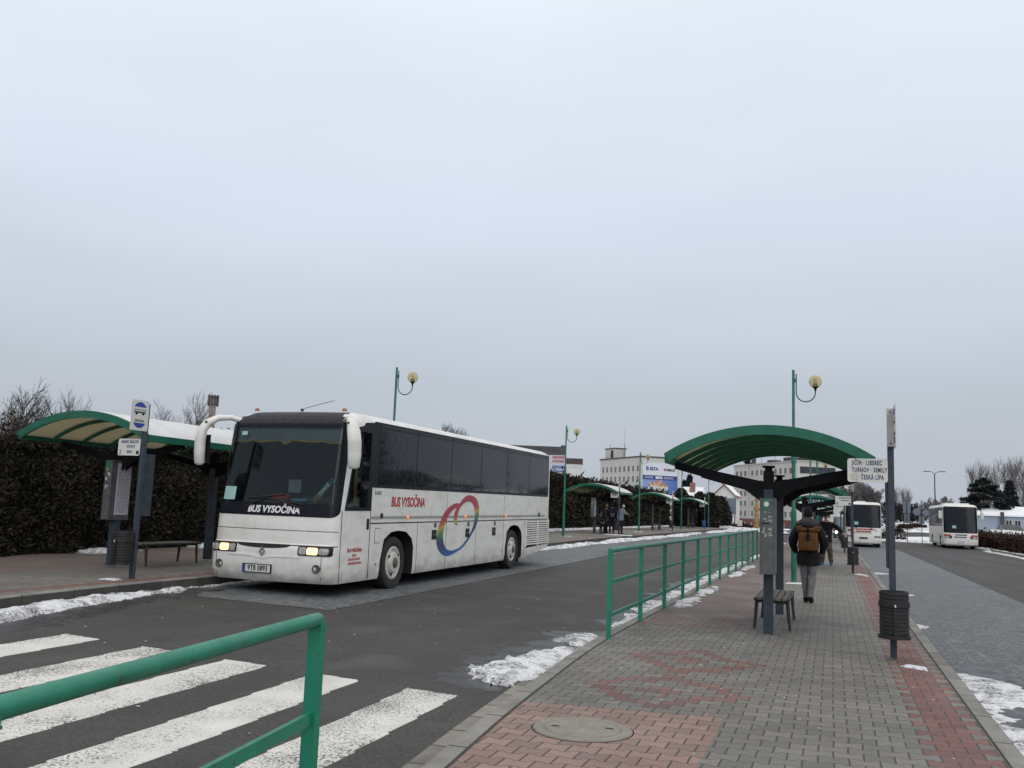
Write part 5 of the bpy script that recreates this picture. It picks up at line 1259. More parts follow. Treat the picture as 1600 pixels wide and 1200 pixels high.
conifer('pine_tree', 'big dark spreading pine behind the touring coach', on(1538, 170, .2), top_h(1538, 747, 170), 3.9, 9000, 301, MT['pine'], 'pine')
conifer('spruce_tree', 'dark spruce in front of the poplars at the right', on(1579, 190, .2), top_h(1579, 752, 190), 2.9, 4500, 302, MT['spruce'])
conifer('spruce_tree', 'tall spruce left of the white gabled house', on(1077, 230), top_h(1077, 740, 230), 2.6, 3500, 303, MT['spruce'])
conifer('spruce_tree', 'shorter spruce beside the banner building', on(1069, 225), top_h(1069, 748, 225), 2.2, 2500, 304, MT['spruce'])
conifer('spruce_tree', 'tiny dark spruce above the snowy left roof', on(301, 80), top_h(301, 653, 80), .9, 1200, 305, MT['spruce'])
conifer('spruce_tree', 'spruce behind the left roof edge of the block of flats', on(1170, 340), top_h(1170, 717, 340), 4.5, 2500, 306, MT['pine'], 'pine')
for i, (px, py, y) in enumerate(((1338, 790, 150), (1350, 787, 152), (1383, 784, 150), (1390, 786, 150), (1398, 784, 152), (1407, 786, 151), (1416, 785, 150), (1425, 787, 152), (1433, 785, 151), (1440, 788, 150), (1489, 790, 160), (1508, 792, 160))):
    conifer('conifer_shrub', ('dark conifer behind the bus at the kerb, left', 'dark conifer behind the bus at the kerb', 'dark conifer just left of the nearest stop pole', 'dark conifer just right of the nearest stop pole', 'second dark conifer right of the nearest pole', 'third dark conifer right of the nearest pole', 'dark conifer behind the back of the left road sign', 'dark conifer between the two road signs', 'dark conifer behind the round road signs', 'last dark conifer before the touring coach', 'dark bush rising over the touring coach roof', 'dark bush between touring coach and pine')[i], on(px, y), top_h(px, py, y), 1.3, 900, 320 + i, MT['pine'], 'pine', 'row of dark conifers beyond the crossroad')
# clipped thujas at the hedge end
for i, (px, py, y, w) in enumerate(((1064, 764, 103, 1.0), (1093, 770, 106, 1.0), (1110, 772, 104, 1.1), (1124, 777, 108, 1.2), (1076, 776, 102, 1.0), (1132, 790, 112, .9))):
    r = random.Random(400 + i); p = on(px, y); h = top_h(px, py, y)
    t = thing('thuja_shrub', ('tall thuja at the banner edge', 'thuja below the snowy roof', 'dark thuja in front of the white gabled house', 'rounded thuja at the very end of the hedge', 'low thuja behind the farthest hedge shelter', 'small thuja behind the blank board')[i], 'shrub', p, 0, 'thujas at the hedge end'); b = MB()
    for k in range(2600):
        z = h * r.random(); f = math.sin(PI * min(1, .12 + .88 * z / h)) ** .45; a = r.uniform(0, 2 * PI); R = w * f * (1 + .15 * math.sin(3 * a + i)) * r.uniform(.75, 1.); leaf(b, (R * math.cos(a), R * math.sin(a), z), .16 * r.uniform(.6, 1.4), r, .7)
    b.build('foliage', MT['hedge_tip'], t)
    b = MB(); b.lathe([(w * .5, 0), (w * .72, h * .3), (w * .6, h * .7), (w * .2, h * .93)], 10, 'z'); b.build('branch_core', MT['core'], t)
def bush(label, px, py, y, w, n, mat, seed, cat='shrub'):
    r = random.Random(seed); p = on(px, y); h = max(.4, top_h(px, py, y)); t = thing('dry_shrub', label, cat, p); b = MB()
    for k in range(n):
        a = r.uniform(0, 2 * PI); R = w * r.random() ** .5; z = h * r.random() * math.sqrt(max(.05, 1 - (R / w) ** 2)); leaf(b, (R * math.cos(a), R * math.sin(a) * .7, z), .13 * r.uniform(.6, 1.4), r, .6)
    b.build('twigs', mat, t)
for i, (px, py, y, w, lb, m_) in enumerate(((1413, 819, 128, .9, 'dry brown shrub in the snow left of the road signs', 'brown_hedge'), (1432, 818, 130, 1.2, 'dry brown shrub in the snow right of the road signs', 'brown_hedge'), (1403, 824, 122, .8, 'straw coloured tuft in the snow by the nearest pole', 'hedge_tip'), (1392, 828, 106, 1.6, 'dark low juniper beside the nearest pole', 'hedge'), (1530, 827, 108, 1.0, 'round dark shrub right of the touring coach', 'hedge'), (1548, 829, 108, .9, 'small round dark shrub in the snow near the shed', 'hedge'), (1150, 818, 116, .9, 'dark tuft left of the carved post', 'hedge'), (1164, 818, 115, 1.1, 'dark tuft in front of the carved post', 'hedge'))):
    bush(lb, px, py, y, w, 500, MT[m_], 500 + i)

# trees standing just outside the right of the picture, mirrored in the coach windows
for i in range(9):
    x, y = 27 + i * 3.2, 74 + (i * 37 % 23); conifer('conifer_shrub', 'dark conifer of the row standing beyond the right edge', (x, y, terr(x, y) - .1), 8.5 + (i * 53 % 30) / 10, 2.6, 1800, 360 + i, MT['pine'], 'pine', 'conifer row beyond the right edge')
# ------------------------------------------------------------------ buildings and far street furniture
MT['plaster'] = M('cream_plaster', (.49, .475, .435), .85, var=.08, sc=.3, fine=.05)
MT['plaster_w'] = M('white_plaster', (.56, .56, .54), .85, var=.06, sc=.4)
MT['plinth'] = M('red_plinth', (.17, .065, .06), .85, var=.15, sc=.5)
MT['roof_dark'] = M('dark_roof', (.06, .058, .062), .8, var=.25, sc=.8)
MT['roof_tile'] = M('red_tile', (.22, .10, .075), .8, var=.25, sc=1)
MT['roof_brown'] = M('brown_parapet', (.06, .045, .043), .8, var=.2, sc=1)
MT['pane'] = M('window_pane', (.03, .035, .04), .15, var=.3, sc=.4)
MT['frame_w'] = M('window_frame', (.5, .5, .48), .6, var=.1)
MT['grey_board'] = M('grey_board', (.16, .19, .23), .6, var=.1, sc=1)
MT['shed'] = M('shed_cladding', (.27, .32, .39), .6, var=.06, sc=.6)
MT['carved'] = M('carved_wood', (.34, .23, .10), .8, var=.25, sc=6)
def frame_uv(o, u):                       # matrix with local x along the wall u, z up, y into the building
    u = Vector((u[0], u[1], 0)).normalized(); n = Vector((-u.y, u.x, 0)); m = Matrix.Identity(4)
    m[0][0], m[1][0] = u.x, u.y; m[0][1], m[1][1] = n.x, n.y; m[0][3], m[1][3], m[2][3] = o; return m
def windows(parent, u0, n, pitch, w, rows, h, yface, sgn=-1, axis='x', mat='pane', start=0):
    """each window: frame part with its pane as a sub-part; yface = wall plane, sgn = outward direction"""
    for z in rows:
        for k in range(n):
            c = u0 + k * pitch; b = MB()
            def bx(bb, a0, a1, z0, z1, d0, d1):
                lo, hi = sorted((yface + sgn * d0, yface + sgn * d1))
                bb.box(a0, a1, lo, hi, z0, z1) if axis == 'x' else bb.box(lo, hi, a0, a1, z0, z1)
            fw = .09
            bx(b, c - w / 2, c - w / 2 + fw, z, z + h, 0, .06); bx(b, c + w / 2 - fw, c + w / 2, z, z + h, 0, .06); bx(b, c - w / 2 + fw, c + w / 2 - fw, z, z + fw, 0, .06); bx(b, c - w / 2 + fw, c + w / 2 - fw, z + h - fw, z + h, 0, .06); bx(b, c - .04, c + .04, z + fw, z + h - fw, 0, .055)
            bx(b, c - w / 2 - .1, c + w / 2 + .1, z - .1, z - .001, 0, .14)
            f = b.build('window', MT['frame_w'], parent); b = MB(); bx(b, c - w / 2 + fw * .5, c + w / 2 - fw * .5, z + fw * .5, z + h - fw * .5, .002, .02); b.build('pane', MT[mat], f)
# --- office block with the banner on its gable
ZB = -2
g = thing('office_block', 'cream three storey block with a big advertising banner on its gable', 'building', (0, 0, 0))
cor = at(1001, 790, 250); uR = Vector((.78, .62)); 
g.matrix_world = frame_uv((cor.x, 250, ZB), uR)
LW, LD, HT = 11.6, 26.5, 18.9
b = MB(); b.box(0, LW, 0, LD, 0, HT); b.build('wall', MT['plaster'], g)
b = MB(); b.box(-.25, LW + .25, -.25, LD + .25, HT, HT + .35); b.build('roof', MT['roof_dark'], g)
b = MB(); b.box(1.0, 4.6, LD - 7.6, LD - 1.2, HT + .351, HT + 3.2); ph = b.build('stair_tower', MT['plaster'], g)
b = MB(); b.box(.8, 4.8, LD - 7.8, LD - 1., HT + 3.2, HT + 3.5); b.build('tower_cap', MT['roof_dark'], ph)
b = MB(); b.box(.96, 1.0, LD - 6.6, LD - 5.0, HT + .6, HT + 2.8); b.build('tower_opening', MT['black_matt'], ph)
b = MB()
for (x, y, h) in ((3, LD - 10, 4.5), (2, LD - 11.5, 2.2), (2.2, LD - 2, 4.6), (5, LD - 6, 5)): b.tube([(x, y, HT), (x, y, HT + h)], .07, 4)
b.tube([(3, LD - 10.8, HT + 3.9), (3, LD - 9.2, HT + 3.9)], .05, 4); b.build('roof_aerial', MT['roof_dark'], g)
b = MB(); b.tube([(3, LD - 9.8, HT + 4.5), (3, LD - 9.8, HT + 9)], .025, 4); b.build('roof_mast', MT['roof_dark'], g)
windows(g, 2.0, 9, 2.8, 1.3, (15.0, 12.1, 9.2, 6.3), 1.75, 0, -1, 'y')
# banner
q_ = thing('x', 'x', 'x'); bpy.data.objects.remove(q_)
bn = MB(); bx0, bx1, bz0, bz1 = .35, LW - .55, 7.2, 17.6; bn.box(bx0, bx1, -.18, -.02, bz0, bz1); ban = bn.build('banner', M('banner_white', (.58, .61, .66), .6, var=.03, sc=.2), g)
BW, BH = bx1 - bx0, bz1 - bz0
navy = M('banner_navy', (.03, .045, .19), .6, var=.05); 
qs = NT('banner_sky'); sx_ = qs.n('ShaderNodeSeparateXYZ'); qs.t.links.new(qs.co('Generated'), sx_.inputs[0]); qs.set(Base_Color=qs.mix(sx_.outputs[0], (.20, .30, .55), (.05, .12, .36)), Roughness=.6)
def BP(pts, mat, name, d):
    b = MB(); b.poly([(bx0 + BW * x, -.18 - d, bz1 - BH * z) for x, z in pts], (0, .004, 0)); return fixn(b.build(name, mat, ban))
R4 = lambda a, b_, c, d: [(a, c), (b_, c), (b_, d), (a, d)]
BP(R4(0, 1, .36, .99), qs.m, 'picture_sky', .006)
BP(R4(0, 1, .34, .455), navy, 'slogan_band', .012)
BP(R4(.71, 1, .80, .99), navy, 'address_panel', .012)
BP([(.15, .60), (.17, .95), (.70, .95), (.73, .62)], M('picture_house_wall', (.50, .52, .5), .6), 'picture_house', .012)
BP([(.12, .585), (.42, .47), (.46, .47), (.76, .61), (.74, .63), (.44, .60)], M('picture_roof', (.42, .2, .12), .6), 'picture_roof', .018)
BP([(.28, .86), (.28, .96), (.71, .98), (.71, .88), (.5, .92)], M('picture_lawn', (.3, .42, .08), .6), 'picture_lawn', .018)
for a, c in ((.24, .66), (.38, .70), (.57, .68), (.26, .80), (.54, .80)): BP(R4(a, a + .055, c, c + .075), navy, 'picture_window', .018)
beam = M('picture_beam', (.55, .42, .28), .6)
for pts in ([(.14, .53), (.16, .51), (.29, .60), (.28, .62)], [(.43, .60), (.46, .61), (.55, .46), (.53, .45)], [(.40, .56), (.47, .54), (.48, .75), (.43, .76)], [(.31, .55), (.35, .53), (.40, .63), (.36, .65)]): BP(pts, beam, 'picture_beam', .024)
def BT(s_, x, z, size, mat, bold=.03, sx=1.): return text('banner_lettering', s_, size, mat, ban, (bx0 + BW * x, -.21, bz1 - BH * z), bold=bold, sx=sx, ext=.004)
BT('B', .13, .17, 1.5, navy, .05); BT('ESTA', .32, .175, 1.15, navy, .05); BT('HELUZ', .81, .185, .82, MT['ink_black'], .05)
BP(R4(.60, .63, .145, .215), MT['red'], 'banner_mark', .012); BP(R4(.655, .685, .145, .215), MT['red'], 'banner_mark', .012); BP(R4(.615, .67, .17, .19), MT['red'], 'banner_mark', .013)
BT('STAVÍTE', .18, .40, .72, MT['white_letter'], .0, .95); BT('BESTA', .47, .40, .85, MT['white_letter'], .05, .9); BT('POSTAVÍ...', .76, .405, .72, MT['white_letter'], .0, .95)
for z, w in ((.85, .11), (.92, .16)): BP(R4(.95 - w, .95, z - .012, z + .012), MT['white_letter'], 'banner_lettering', .016)
# --- long block of flats behind the shelters
g = thing('apartment_block', 'long cream block of flats with a dark red ground floor, behind the middle shelters', 'building')
a0 = at(1147, 800, 296); a1 = at(1246, 812, 262); uu = Vector((a1.x - a0.x, -34)); LL = uu.length; DD = 11.8
g.matrix_world = frame_uv((a0.x, 296, -1.9), uu)
HT = 19.1
b = MB(); b.box(0, LL, 0, DD, 3.2, HT); b.build('wall', MT['plaster'], g)
b = MB(); b.box(-.05, LL + .05, -.05, DD + .05, 0, 3.2); b.build('plinth', MT['plinth'], g)
b = MB(); b.box(-.3, LL + .3, -.3, DD + .3, HT, HT + .4); b.build('roof', M('flat_roof_edge', (.36, .35, .33), .8), g)
for u_, w_, h_ in ((14, 3, 1.2), (24, 4, 1.5), (33, 4, 1.3)):
    b = MB(); b.box(u_, u_ + w_, 4, 7, HT + .4, HT + .4 + h_); b.build('roof_box', MT['roof_dark'], g)
b = MB(); b.box(9.8, 10.8, 1, 2, HT + .4, HT + 3); b.build('chimney', MT['roof_dark'], g)
b = MB(); b.tube([(12.5, 3, HT), (12.5, 3, HT + 5)], .06, 4); b.tube([(21, 3, HT), (21, 3, HT + 4)], .05, 4); b.build('roof_aerial', MT['roof_dark'], g)
for u0_, n_ in ((2.0, 3), (12.6, 9)): windows(g, u0_, n_, 2.9, 1.5, (15.9, 12.9, 9.9, 6.9, 3.9), 1.7, 0, -1, 'x')
windows(g, 2.0, 3, 2.9, .9, (1.4,), .7, -.05, -1, 'x'); windows(g, 12, 6, 4, .9, (1.4,), .7, -.05, -1, 'x')
b = MB(); b.box(LL + .001, LL + .12, .8, DD - .6, 16.0, 17.8); b.build('dark_glazing', MT['pane'], g)
b = MB(); b.box(LL + .001, LL + .12, 4.5, DD - 1.2, 10.6, 15.2); b.build('dark_panel', MT['roof_dark'], g)
b = MB(); b.box(LL + .001, LL + .16, .5, DD - .5, 7.4, 9.8); sg = b.build('sign_strip', MT['plaster_w'], g)
b = MB(); r = random.Random(8); x = 1.2
while x < DD - 2.2: w = r.uniform(.5, .9); b.box(LL + .161, LL + .2, x, x + w, 8.0, 9.2); x += w + .2
b.build('sign_lettering', MT['ink_blue'], sg)
windows(g, 2.2, 3, 3.4, 1.5, (4.2,), 1.7, LL, 1, 'y')
for x0, x1 in ((9.2, 9.9), (10.6, 10.9)):
    b = MB(); b.box(x0, x1, -.25, -.001, 3.2, HT); b.build('downpipe', MT['frame_w'], g)
# --- flat roofed white house and dark roofed hall behind the coach tail
g = thing('flat_roofed_house', 'white house with a brown parapet right of the green lamp post behind the coach', 'building', (0, 0, 0))
c0 = at(866, 716, 150); c1 = at(908.5, 716, 150); g.location = (c0.x, 150, 0); g.rotation_euler = (0, 0, .27)
w_ = c1.x - c0.x; h_ = c1.z
b = MB(); b.box(-6, w_, 0, 9, -1, h_ - .95); b.build('wall', MT['plaster_w'], g)
b = MB(); b.box(-6.1, w_ + .1, -.12, 9.1, h_ - .95, h_); b.build('parapet', MT['roof_brown'], g)
b = MB(); b.box(-6, w_ + .02, -.06, -.001, h_ - 1.5, h_ - 1.35); b.build('cornice', MT['frame_w'], g)
windows(g, w_ - 2.45, 1, 1, 1.05, (h_ - 3.65,), 1.15, 0, -1, 'x'); windows(g, w_ - 5.0, 1, 1, 1.0, (h_ - 3.65,), 1.15, 0, -1, 'x')
g = thing('gym_hall', 'flat roofed dark hall just above the coach tail', 'building'); c0 = at(812, 700, 175); c1 = at(881, 697, 175); g.location = (c0.x, 175, 0); w_ = c1.x - c0.x; h_ = c1.z; g.rotation_euler = (0, 0, .30)
b = MB(); b.box(-4, w_, 0, 14, -1, h_ - 2.6); b.build('wall', MT['plaster_w'], g)
b = MB(); b.box(-4.3, w_ - .9, -.4, 14, h_ - 2.6, h_); b.build('roof', MT['roof_dark'], g)
b = MB(); b.box(w_ - .9, w_ - .02, -.45, 14, h_ - 2.6, h_ + .3); b.build('chimney', MT['roof_dark'], g)
g = thing('poster_wall', 'white hoarding with coloured notices between the coach tail and the lamp post', 'hoarding'); c0 = at(863, 711, 110); c1 = at(881, 770, 110); g.location = (c0.x, 110, 0)
w_ = c1.x - c0.x; zt = c0.z; zb = c1.z
b = MB(); b.box(-3, w_, 0, .2, zb - 4, zt); b.build('board', M('hoarding_white', (.5, .53, .57), .6, var=.05), g)
for z0, z1, m_ in ((.02, .10, 'red'), (.13, .2, 'red'), (.28, .36, 'sign_blue'), (.4, .46, 'sign_blue'), (.52, .70, 'rust')):
    b = MB(); r = random.Random(int(z0 * 100)); x = .05
    while x < w_ - .1:
        q_ = .06 if m_ != 'rust' else w_ - .15; b.box(x, min(w_ - .05, x + q_), -.012, -.001, zt - (zt - zb) * z1, zt - (zt - zb) * z0); x += q_ + .03 + r.random() * .03
    b.build('notice', MT[m_] if m_ != 'rust' else M('yellow_notice', (.5, .36, .12), .6), g)
b = MB(); b.lathe([(.08, -.02), (.2, -.02), (.2, -.001), (.08, -.001)], 16, 'y', (w_ * .62, 0, zt - (zt - zb) * .86)); fixn(b.build('round_mark', MT['sign_blue'], g))
# --- gabled houses
def gable_house(label, px0, px1, pyt, pye, y, side, snow=True):
    c0, c1 = at(px0, pye, y), at(px1, pye, y); ct = at((px0 + px1) / 2, pyt, y); w = c1.x - c0.x; ze, zt = (c0.z + c1.z) / 2, ct.z
    g = thing('gabled_house', label, 'house', (c0.x, y, 0)); D = 12
    b = MB(); b.poly([(0, 0, -2), (w, 0, -2), (w, 0, ze), (w / 2, 0, zt), (0, 0, ze)], (-side * 0, D, 0)); fixn(b.build('wall', MT['plaster_w'], g))
    for s_, (xa, xb) in ((0, (-.5, w / 2)), (1, (w + .5, w / 2))):
        b = MB(); sl = (zt - ze) / (w / 2); b.poly([(xa, -.5, ze - .5 * sl + .05), (xb, -.5, zt + .05), (xb, -.5, zt + .3), (xa, -.5, ze - .5 * sl + .3)], (0, D + 1, 0)); r_ = fixn(b.build('roof', MT['roof_tile'], g))
        b = MB(); b.poly([(lerp(.04, xa, xb), -.42, lerp(.04, ze - .5 * sl, zt) + .302), (xb, -.42, zt + .302), (xb, -.42, zt + .42), (lerp(.04, xa, xb), -.42, lerp(.04, ze - .5 * sl, zt) + .42)], (0, D + .8, 0)); fixn(b.build('roof_snow', MT['snow_clean'], r_))
    b = MB(); b.box(w * .30, w * .30 + .8, 3, 3.8, ze, zt + 1.2); b.build('chimney', MT['roof_tile'], g)
    windows(g, w * .5, 1, 1, 1.3, (ze - 1.9,), 1.6, 0, -1, 'x'); return g
gable_house('white gabled house with snow on a red roof, left of the block of flats', 1116, 1147, 758, 773, 200, 1)
g = thing('snowy_roof_house', 'house with a broad snow covered roof and a red chimney, right of the banner', 'house'); c0, c1 = at(1064, 776, 185), at(1092, 762, 185); g.location = (c0.x, 185, 0); w_ = c1.x - c0.x
b = MB(); b.box(0, w_, 0, 8, -2, c0.z); b.build('wall', MT['plaster_w'], g)
b = MB(); b.poly([(-.4, -.5, c0.z), (-.4, 4, c1.z + .2), (-.4, 8.5, c0.z)], (w_ + .8, 0, 0)); fixn(b.build('roof', MT['snow_clean'], g))
b = MB(); b.box(w_ * .42, w_ * .42 + 1.0, 1.5, 2.5, c0.z + .3, c1.z + 1.0); b.build('chimney', MT['roof_tile'], g)
# --- shed, car, double lamp, signs
g = thing('metal_shed', 'long pale blue shed with a snowy low roof at the right', 'shed'); c0 = at(1534, 800, 165); g.location = (c0.x, 165, 0); z0 = 1.0
b = MB(); b.poly([(0, 0, 0), (0, 0, 3.35), (0, 7, 4.75), (0, 14, 3.35), (0, 14, 0)], (30, 0, 0)); fixn(b.build('wall', MT['shed'], g)); 
b = MB(); b.poly([(-.3, -.4, 3.42), (-.3, 7, 4.9), (-.3, 7, 5.15), (-.3, -.4, 3.67)], (30.6, 0, 0)); b.poly([(-.3, 14.4, 3.42), (-.3, 7, 4.9), (-.3, 7, 5.15), (-.3, 14.4, 3.67)], (30.6, 0, 0)); fixn(b.build('roof_snow', MT['snow_clean'], g))
b = MB(); b.box(4.0, 4.5, -.5, -.05, 1.4, 4.1); b.build('flue', MT['roof_dark'], g)
windows(g, 5.2, 3, 1.25, .95, (1.65,), 1.25, 0, -1, 'x'); g.location.x = at(1519, 800, 165).x
b = MB(); b.box(0.02, .16, -.03, -.001, 0, 3.3); b.build('corner_trim', MT['grey_board'], g)
def make_car(label, loc, rz, col):
    r = thing('parked_car', label, 'car', loc, rz)
    prof = [(-2.1, .35), (-2.15, .75), (-2.0, .95), (-1.75, 1.45), (-1.45, 1.58), (.3, 1.58), (.75, 1.5), (1.25, 1.02), (1.9, .92), (2.1, .75), (2.12, .35)]
    b = MB(); n = len(prof); vs = []
    for y, k in ((-.85, .0), (-.88, .0), (.88, 0), (.85, 0)):
        for x, z in prof: vs.append((x, y * (1 if z < 1 else .82), z))
    b.add(vs, [(j * n + i, j * n + (i + 1) % n, (j + 1) * n + (i + 1) % n, (j + 1) * n + i) for j in range(3) for i in range(n)] + [tuple(range(n))[::-1], tuple(range(3 * n, 4 * n))]); fixn(b.build('body', col, r, smooth=35))
    for s_ in (-1, 1):
        b = MB(); b.poly([(-1.7, s_ * .80, 1.02), (1.1, s_ * .80, 1.02), (.65, s_ * .735, 1.46), (-1.5, s_ * .735, 1.48)], (0, s_ * .02, 0)); fixn(b.build('side_window', MT['pane'], r))
        for x in (-1.3, 1.35):
            b = MB(); b.lathe([(.32, -.1), (.34, 0), (.32, .1), (.05, .11)], 18, 'y', (x, s_ * .80, .33)); fixn(b.build('wheel', MT['rubber'], r, smooth=40))
    for s_ in (-1, 1):
        b = MB(); b.box(2.08, 2.14, s_ * .62 - .14, s_ * .62 + .14, .66, .82); b.build('headlight', MT['lens'], r)
    return r
p = on(1581, 158); make_car('dark grey estate car parked in front of the pale blue shed', (p[0], p[1], terr(p[0], 158) - .05), .1, M('grey_car_paint', (.06, .062, .065), .35, coat=.4))
b = None
p = on(1461.5, 112); h = top_h(1461, 737, 112); r = thing('double_lamp', 'tall grey street lamp with two arms above the touring coach', 'street lamp', p)
b = MB(); b.tube([(0, 0, 0), (0, 0, h * .5), (0, 0, h - .3)], [.09, .07, .055], 8); b.build('pole', MT['pole_grey'], r)
for s_ in (-1, 1):
    b = MB(); b.tube([(0, 0, h - .5), (s_ * .08, 0, h - .15), (s_ * .3, 0, h - .03), (s_ * .6, 0, h)], .035, 6); a_ = b.build('arm', MT['pole_grey'], r)
    b = MB(); b.rbox(*sorted((s_ * .5, s_ * 1.12)), -.12, .12, h - .03, h + .06, .03); b.build('lamp_head', MT['zinc'], a_)
def sign_back(label, px, y, plates):
    p = on(px, y); r = thing('road_sign', label, 'road sign', p, 0, 'backs of road signs beyond the crossroad'); zt = max(q[1] + q[2] for q in plates)
    b = MB(); b.tube([(0, 0, 0), (0, 0, zt)], .035, 6); b.build('post', MT['pole_grey'], r)
    for kind, z, s_, x in plates:
        b = MB()
        if kind == 'o': b.lathe([(s_, .04), (s_, .055)], 18, 'y', (x, 0, z))
        elif kind == 'd': b.poly([(x - s_, .04, z), (x, .04, z - s_), (x + s_, .04, z), (x, .04, z + s_)], (0, .015, 0))
        else: b.box(x - s_ * .62, x + s_ * .62, .04, .055, z - s_, z + s_)
        fixn(b.build('sign_plate', MT['grey_board'], r))
sign_back('back of a tall rectangular road sign', 1417, 100, [('r', 3.5, .55, 0), ('r', 2.5, .40, 0)])
sign_back('backs of a cluster of round and square road signs', 1440, 98, [('o', 3.1, .36, -.42), ('d', 3.05, .4, .38), ('r', 2.35, .4, 0), ('o', 3.55, .26, 0)])
r = thing('blank_board', 'blank blue grey notice board on posts beyond the hedge', 'notice board', on(1140, 112)); p = Vector(r.location); c0, c1 = at(1128.5, 778, 112) - p, at(1150, 804, 112) - p
b = MB(); b.box(c0.x, c1.x, 0, .1, c1.z, c0.z); b.build('board', MT['grey_board'], r)
for x in (c0.x + .15, c1.x - .15):
    b = MB(); b.box(x - .05, x + .05, .1, .2, 0, c0.z); b.build('post', MT['pole_grey'], r)
r = thing('carved_post', 'tall carved wooden figure post in the snow, left of the zinc case', 'statue', on(1182, 112)); h = top_h(1182, 776, 112)
b = MB(); b.lathe([(.26, 0), (.3, h * .12), (.25, h * .2), (.29, h * .3), (.24, h * .38), (.27, h * .5), (.2, h * .56), (.26, h * .62), (.22, h * .78), (.15, h * .84), (.22, h * .88), (.24, h * .94), (.12, h)], 9, 'z'); b.box(-.38, .38, -.16, .16, h * .60, h * .66); b.box(-.34, .34, -.18, .18, h * .28, h * .33); b.build('carving', MT['carved'], r)
r = thing('info_sign', 'small white information sign near the carved post', 'sign', on(1156, 110)); b = MB(); b.box(-.02, .02, -.02, .02, 0, .5); b.build('post', MT['pole_grey'], r); b = MB(); b.box(-.28, .28, -.05, -.021, .5, 1.15); b.build('plate', MT['sign_white'], r)
r = thing('cell_tower', 'brick chimney with antennas on top, left of the coach mirror', 'tower', on(319, 120)); h = top_h(330, 618, 120)
b = MB(); b.lathe([(.62, 0), (.48, h - 1.6), (.5, h - 1.5), (.5, h)], 14, 'z'); b.build('shaft', M('tower_brick', (.24, .18, .15), .85, var=.15, sc=3), r)
b = MB()
for k in range(10):
    a = 2 * PI * k / 10; b.box(.74 * math.cos(a) - .07, .74 * math.cos(a) + .07, .74 * math.sin(a) - .07, .74 * math.sin(a) + .07, h - 1.7, h + .05)
for z in (h - 1.4, h - .3): b.lathe([(.72, z), (.76, z), (.76, z + .06), (.72, z + .06)], 16, 'z')
b.build('antenna_ring', MT['roof_dark'], r)
# dark van with one lit lamp, beyond the bus at the kerb
r = thing('dark_van', 'dark blue van with a lit headlamp, glimpsed between the stop poles', 'van', (1.05, 92, zr(92)))
b = MB(); prof = [(0, .4), (-.05, .9), (.12, 1.05), (.75, 1.15), (1.35, 2.1), (1.6, 2.25), (5, 2.25), (5.1, .4)]
b.poly([(-.92, y, z) for y, z in prof], (1.84, 0, 0)); fixn(b.build('body', M('van_paint', (.05, .07, .10), .35, coat=.4), r))
b = MB(); b.poly([(-.78, .80, 1.2), (.78, .80, 1.2), (.70, 1.30, 2.03), (-.70, 1.30, 2.03)], (0, -.03, .02)); fixn(b.build('windscreen', M('van_glass', (.16, .2, .24), .1), r))
for s_ in (-1, 1):
    b = MB(); b.lathe([(.11, -.09), (.1, -.05), (.02, -.04)], 14, 'y', (s_ * .68, 0, .8)); fixn(b.build('headlight', glow('van_lamp', (1, .8, .55), 8) if s_ == -1 else MT['lens'], r))
    b = MB(); b.box(*sorted((s_ * .93, s_ * 1.12)), .75, .85, 1.2, 1.45); b.build('mirror', MT['black'], r)
    for y in (.9, 4.1):
        b = MB(); b.lathe([(.3, -.1), (.33, 0), (.3, .1)], 16, 'x', (s_ * .82, y, .33)); fixn(b.build('wheel', MT['rubber'], r))
b = MB(); b.box(-.3, .3, -.07, -.04, .5, .62); b.build('number_plate', MT['sign_white'], r)

# ------------------------------------------------------------------ people
def cloth(name, c, var=.25, sc=9): return M(name, c, .85, var=var, sc=sc, spec=.2, bump=.01)
BASE = dict(pelvis=((0, 0, .95), (.165, .125)), belly=((0, .01, 1.10), (.155, .12)), chest=((0, .01, 1.29), (.19, .135)), neck0=((0, .01, 1.46), (.085, .075)), neck=((0, -.01, 1.55), (.055, .055)),
            shL=((.175, .01, 1.40), (.085, .08)), elL=((.25, .04, 1.14), (.062, .062)), wrL=((.24, -.05, .90), (.042, .036)), paL=((.24, -.08, .83), (.04, .024)),
            shR=((-.175, .01, 1.40), (.085, .08)), elR=((-.25, .04, 1.14), (.062, .062)), wrR=((-.24, -.05, .90), (.042, .036)), paR=((-.24, -.08, .83), (.04, .024)),
            hiL=((.085, 0, .88), (.10, .105)), knL=((.095, -.02, .50), (.068, .072)), anL=((.10, .03, .10), (.048, .052)), heL=((.10, .02, .05), (.045, .04)), toL=((.105, -.14, .035), (.042, .03)),
            hiR=((-.085, 0, .88), (.10, .105)), knR=((-.095, -.02, .50), (.068, .072)), anR=((-.10, .03, .10), (.048, .052)), heR=((-.10, .02, .05), (.045, .04)), toR=((-.105, -.14, .035), (.042, .03)))
BONES = [('pelvis', 'belly', 0), ('belly', 'chest', 0), ('chest', 'neck0', 0), ('neck0', 'neck', 3)]
for s_ in 'LR': BONES += [('chest', 'sh' + s_, 0), ('sh' + s_, 'el' + s_, 0), ('el' + s_, 'wr' + s_, 0), ('wr' + s_, 'pa' + s_, 3), ('pelvis', 'hi' + s_, 1), ('hi' + s_, 'kn' + s_, 1), ('kn' + s_, 'an' + s_, 1), ('an' + s_, 'he' + s_, 2), ('he' + s_, 'to' + s_, 2)]
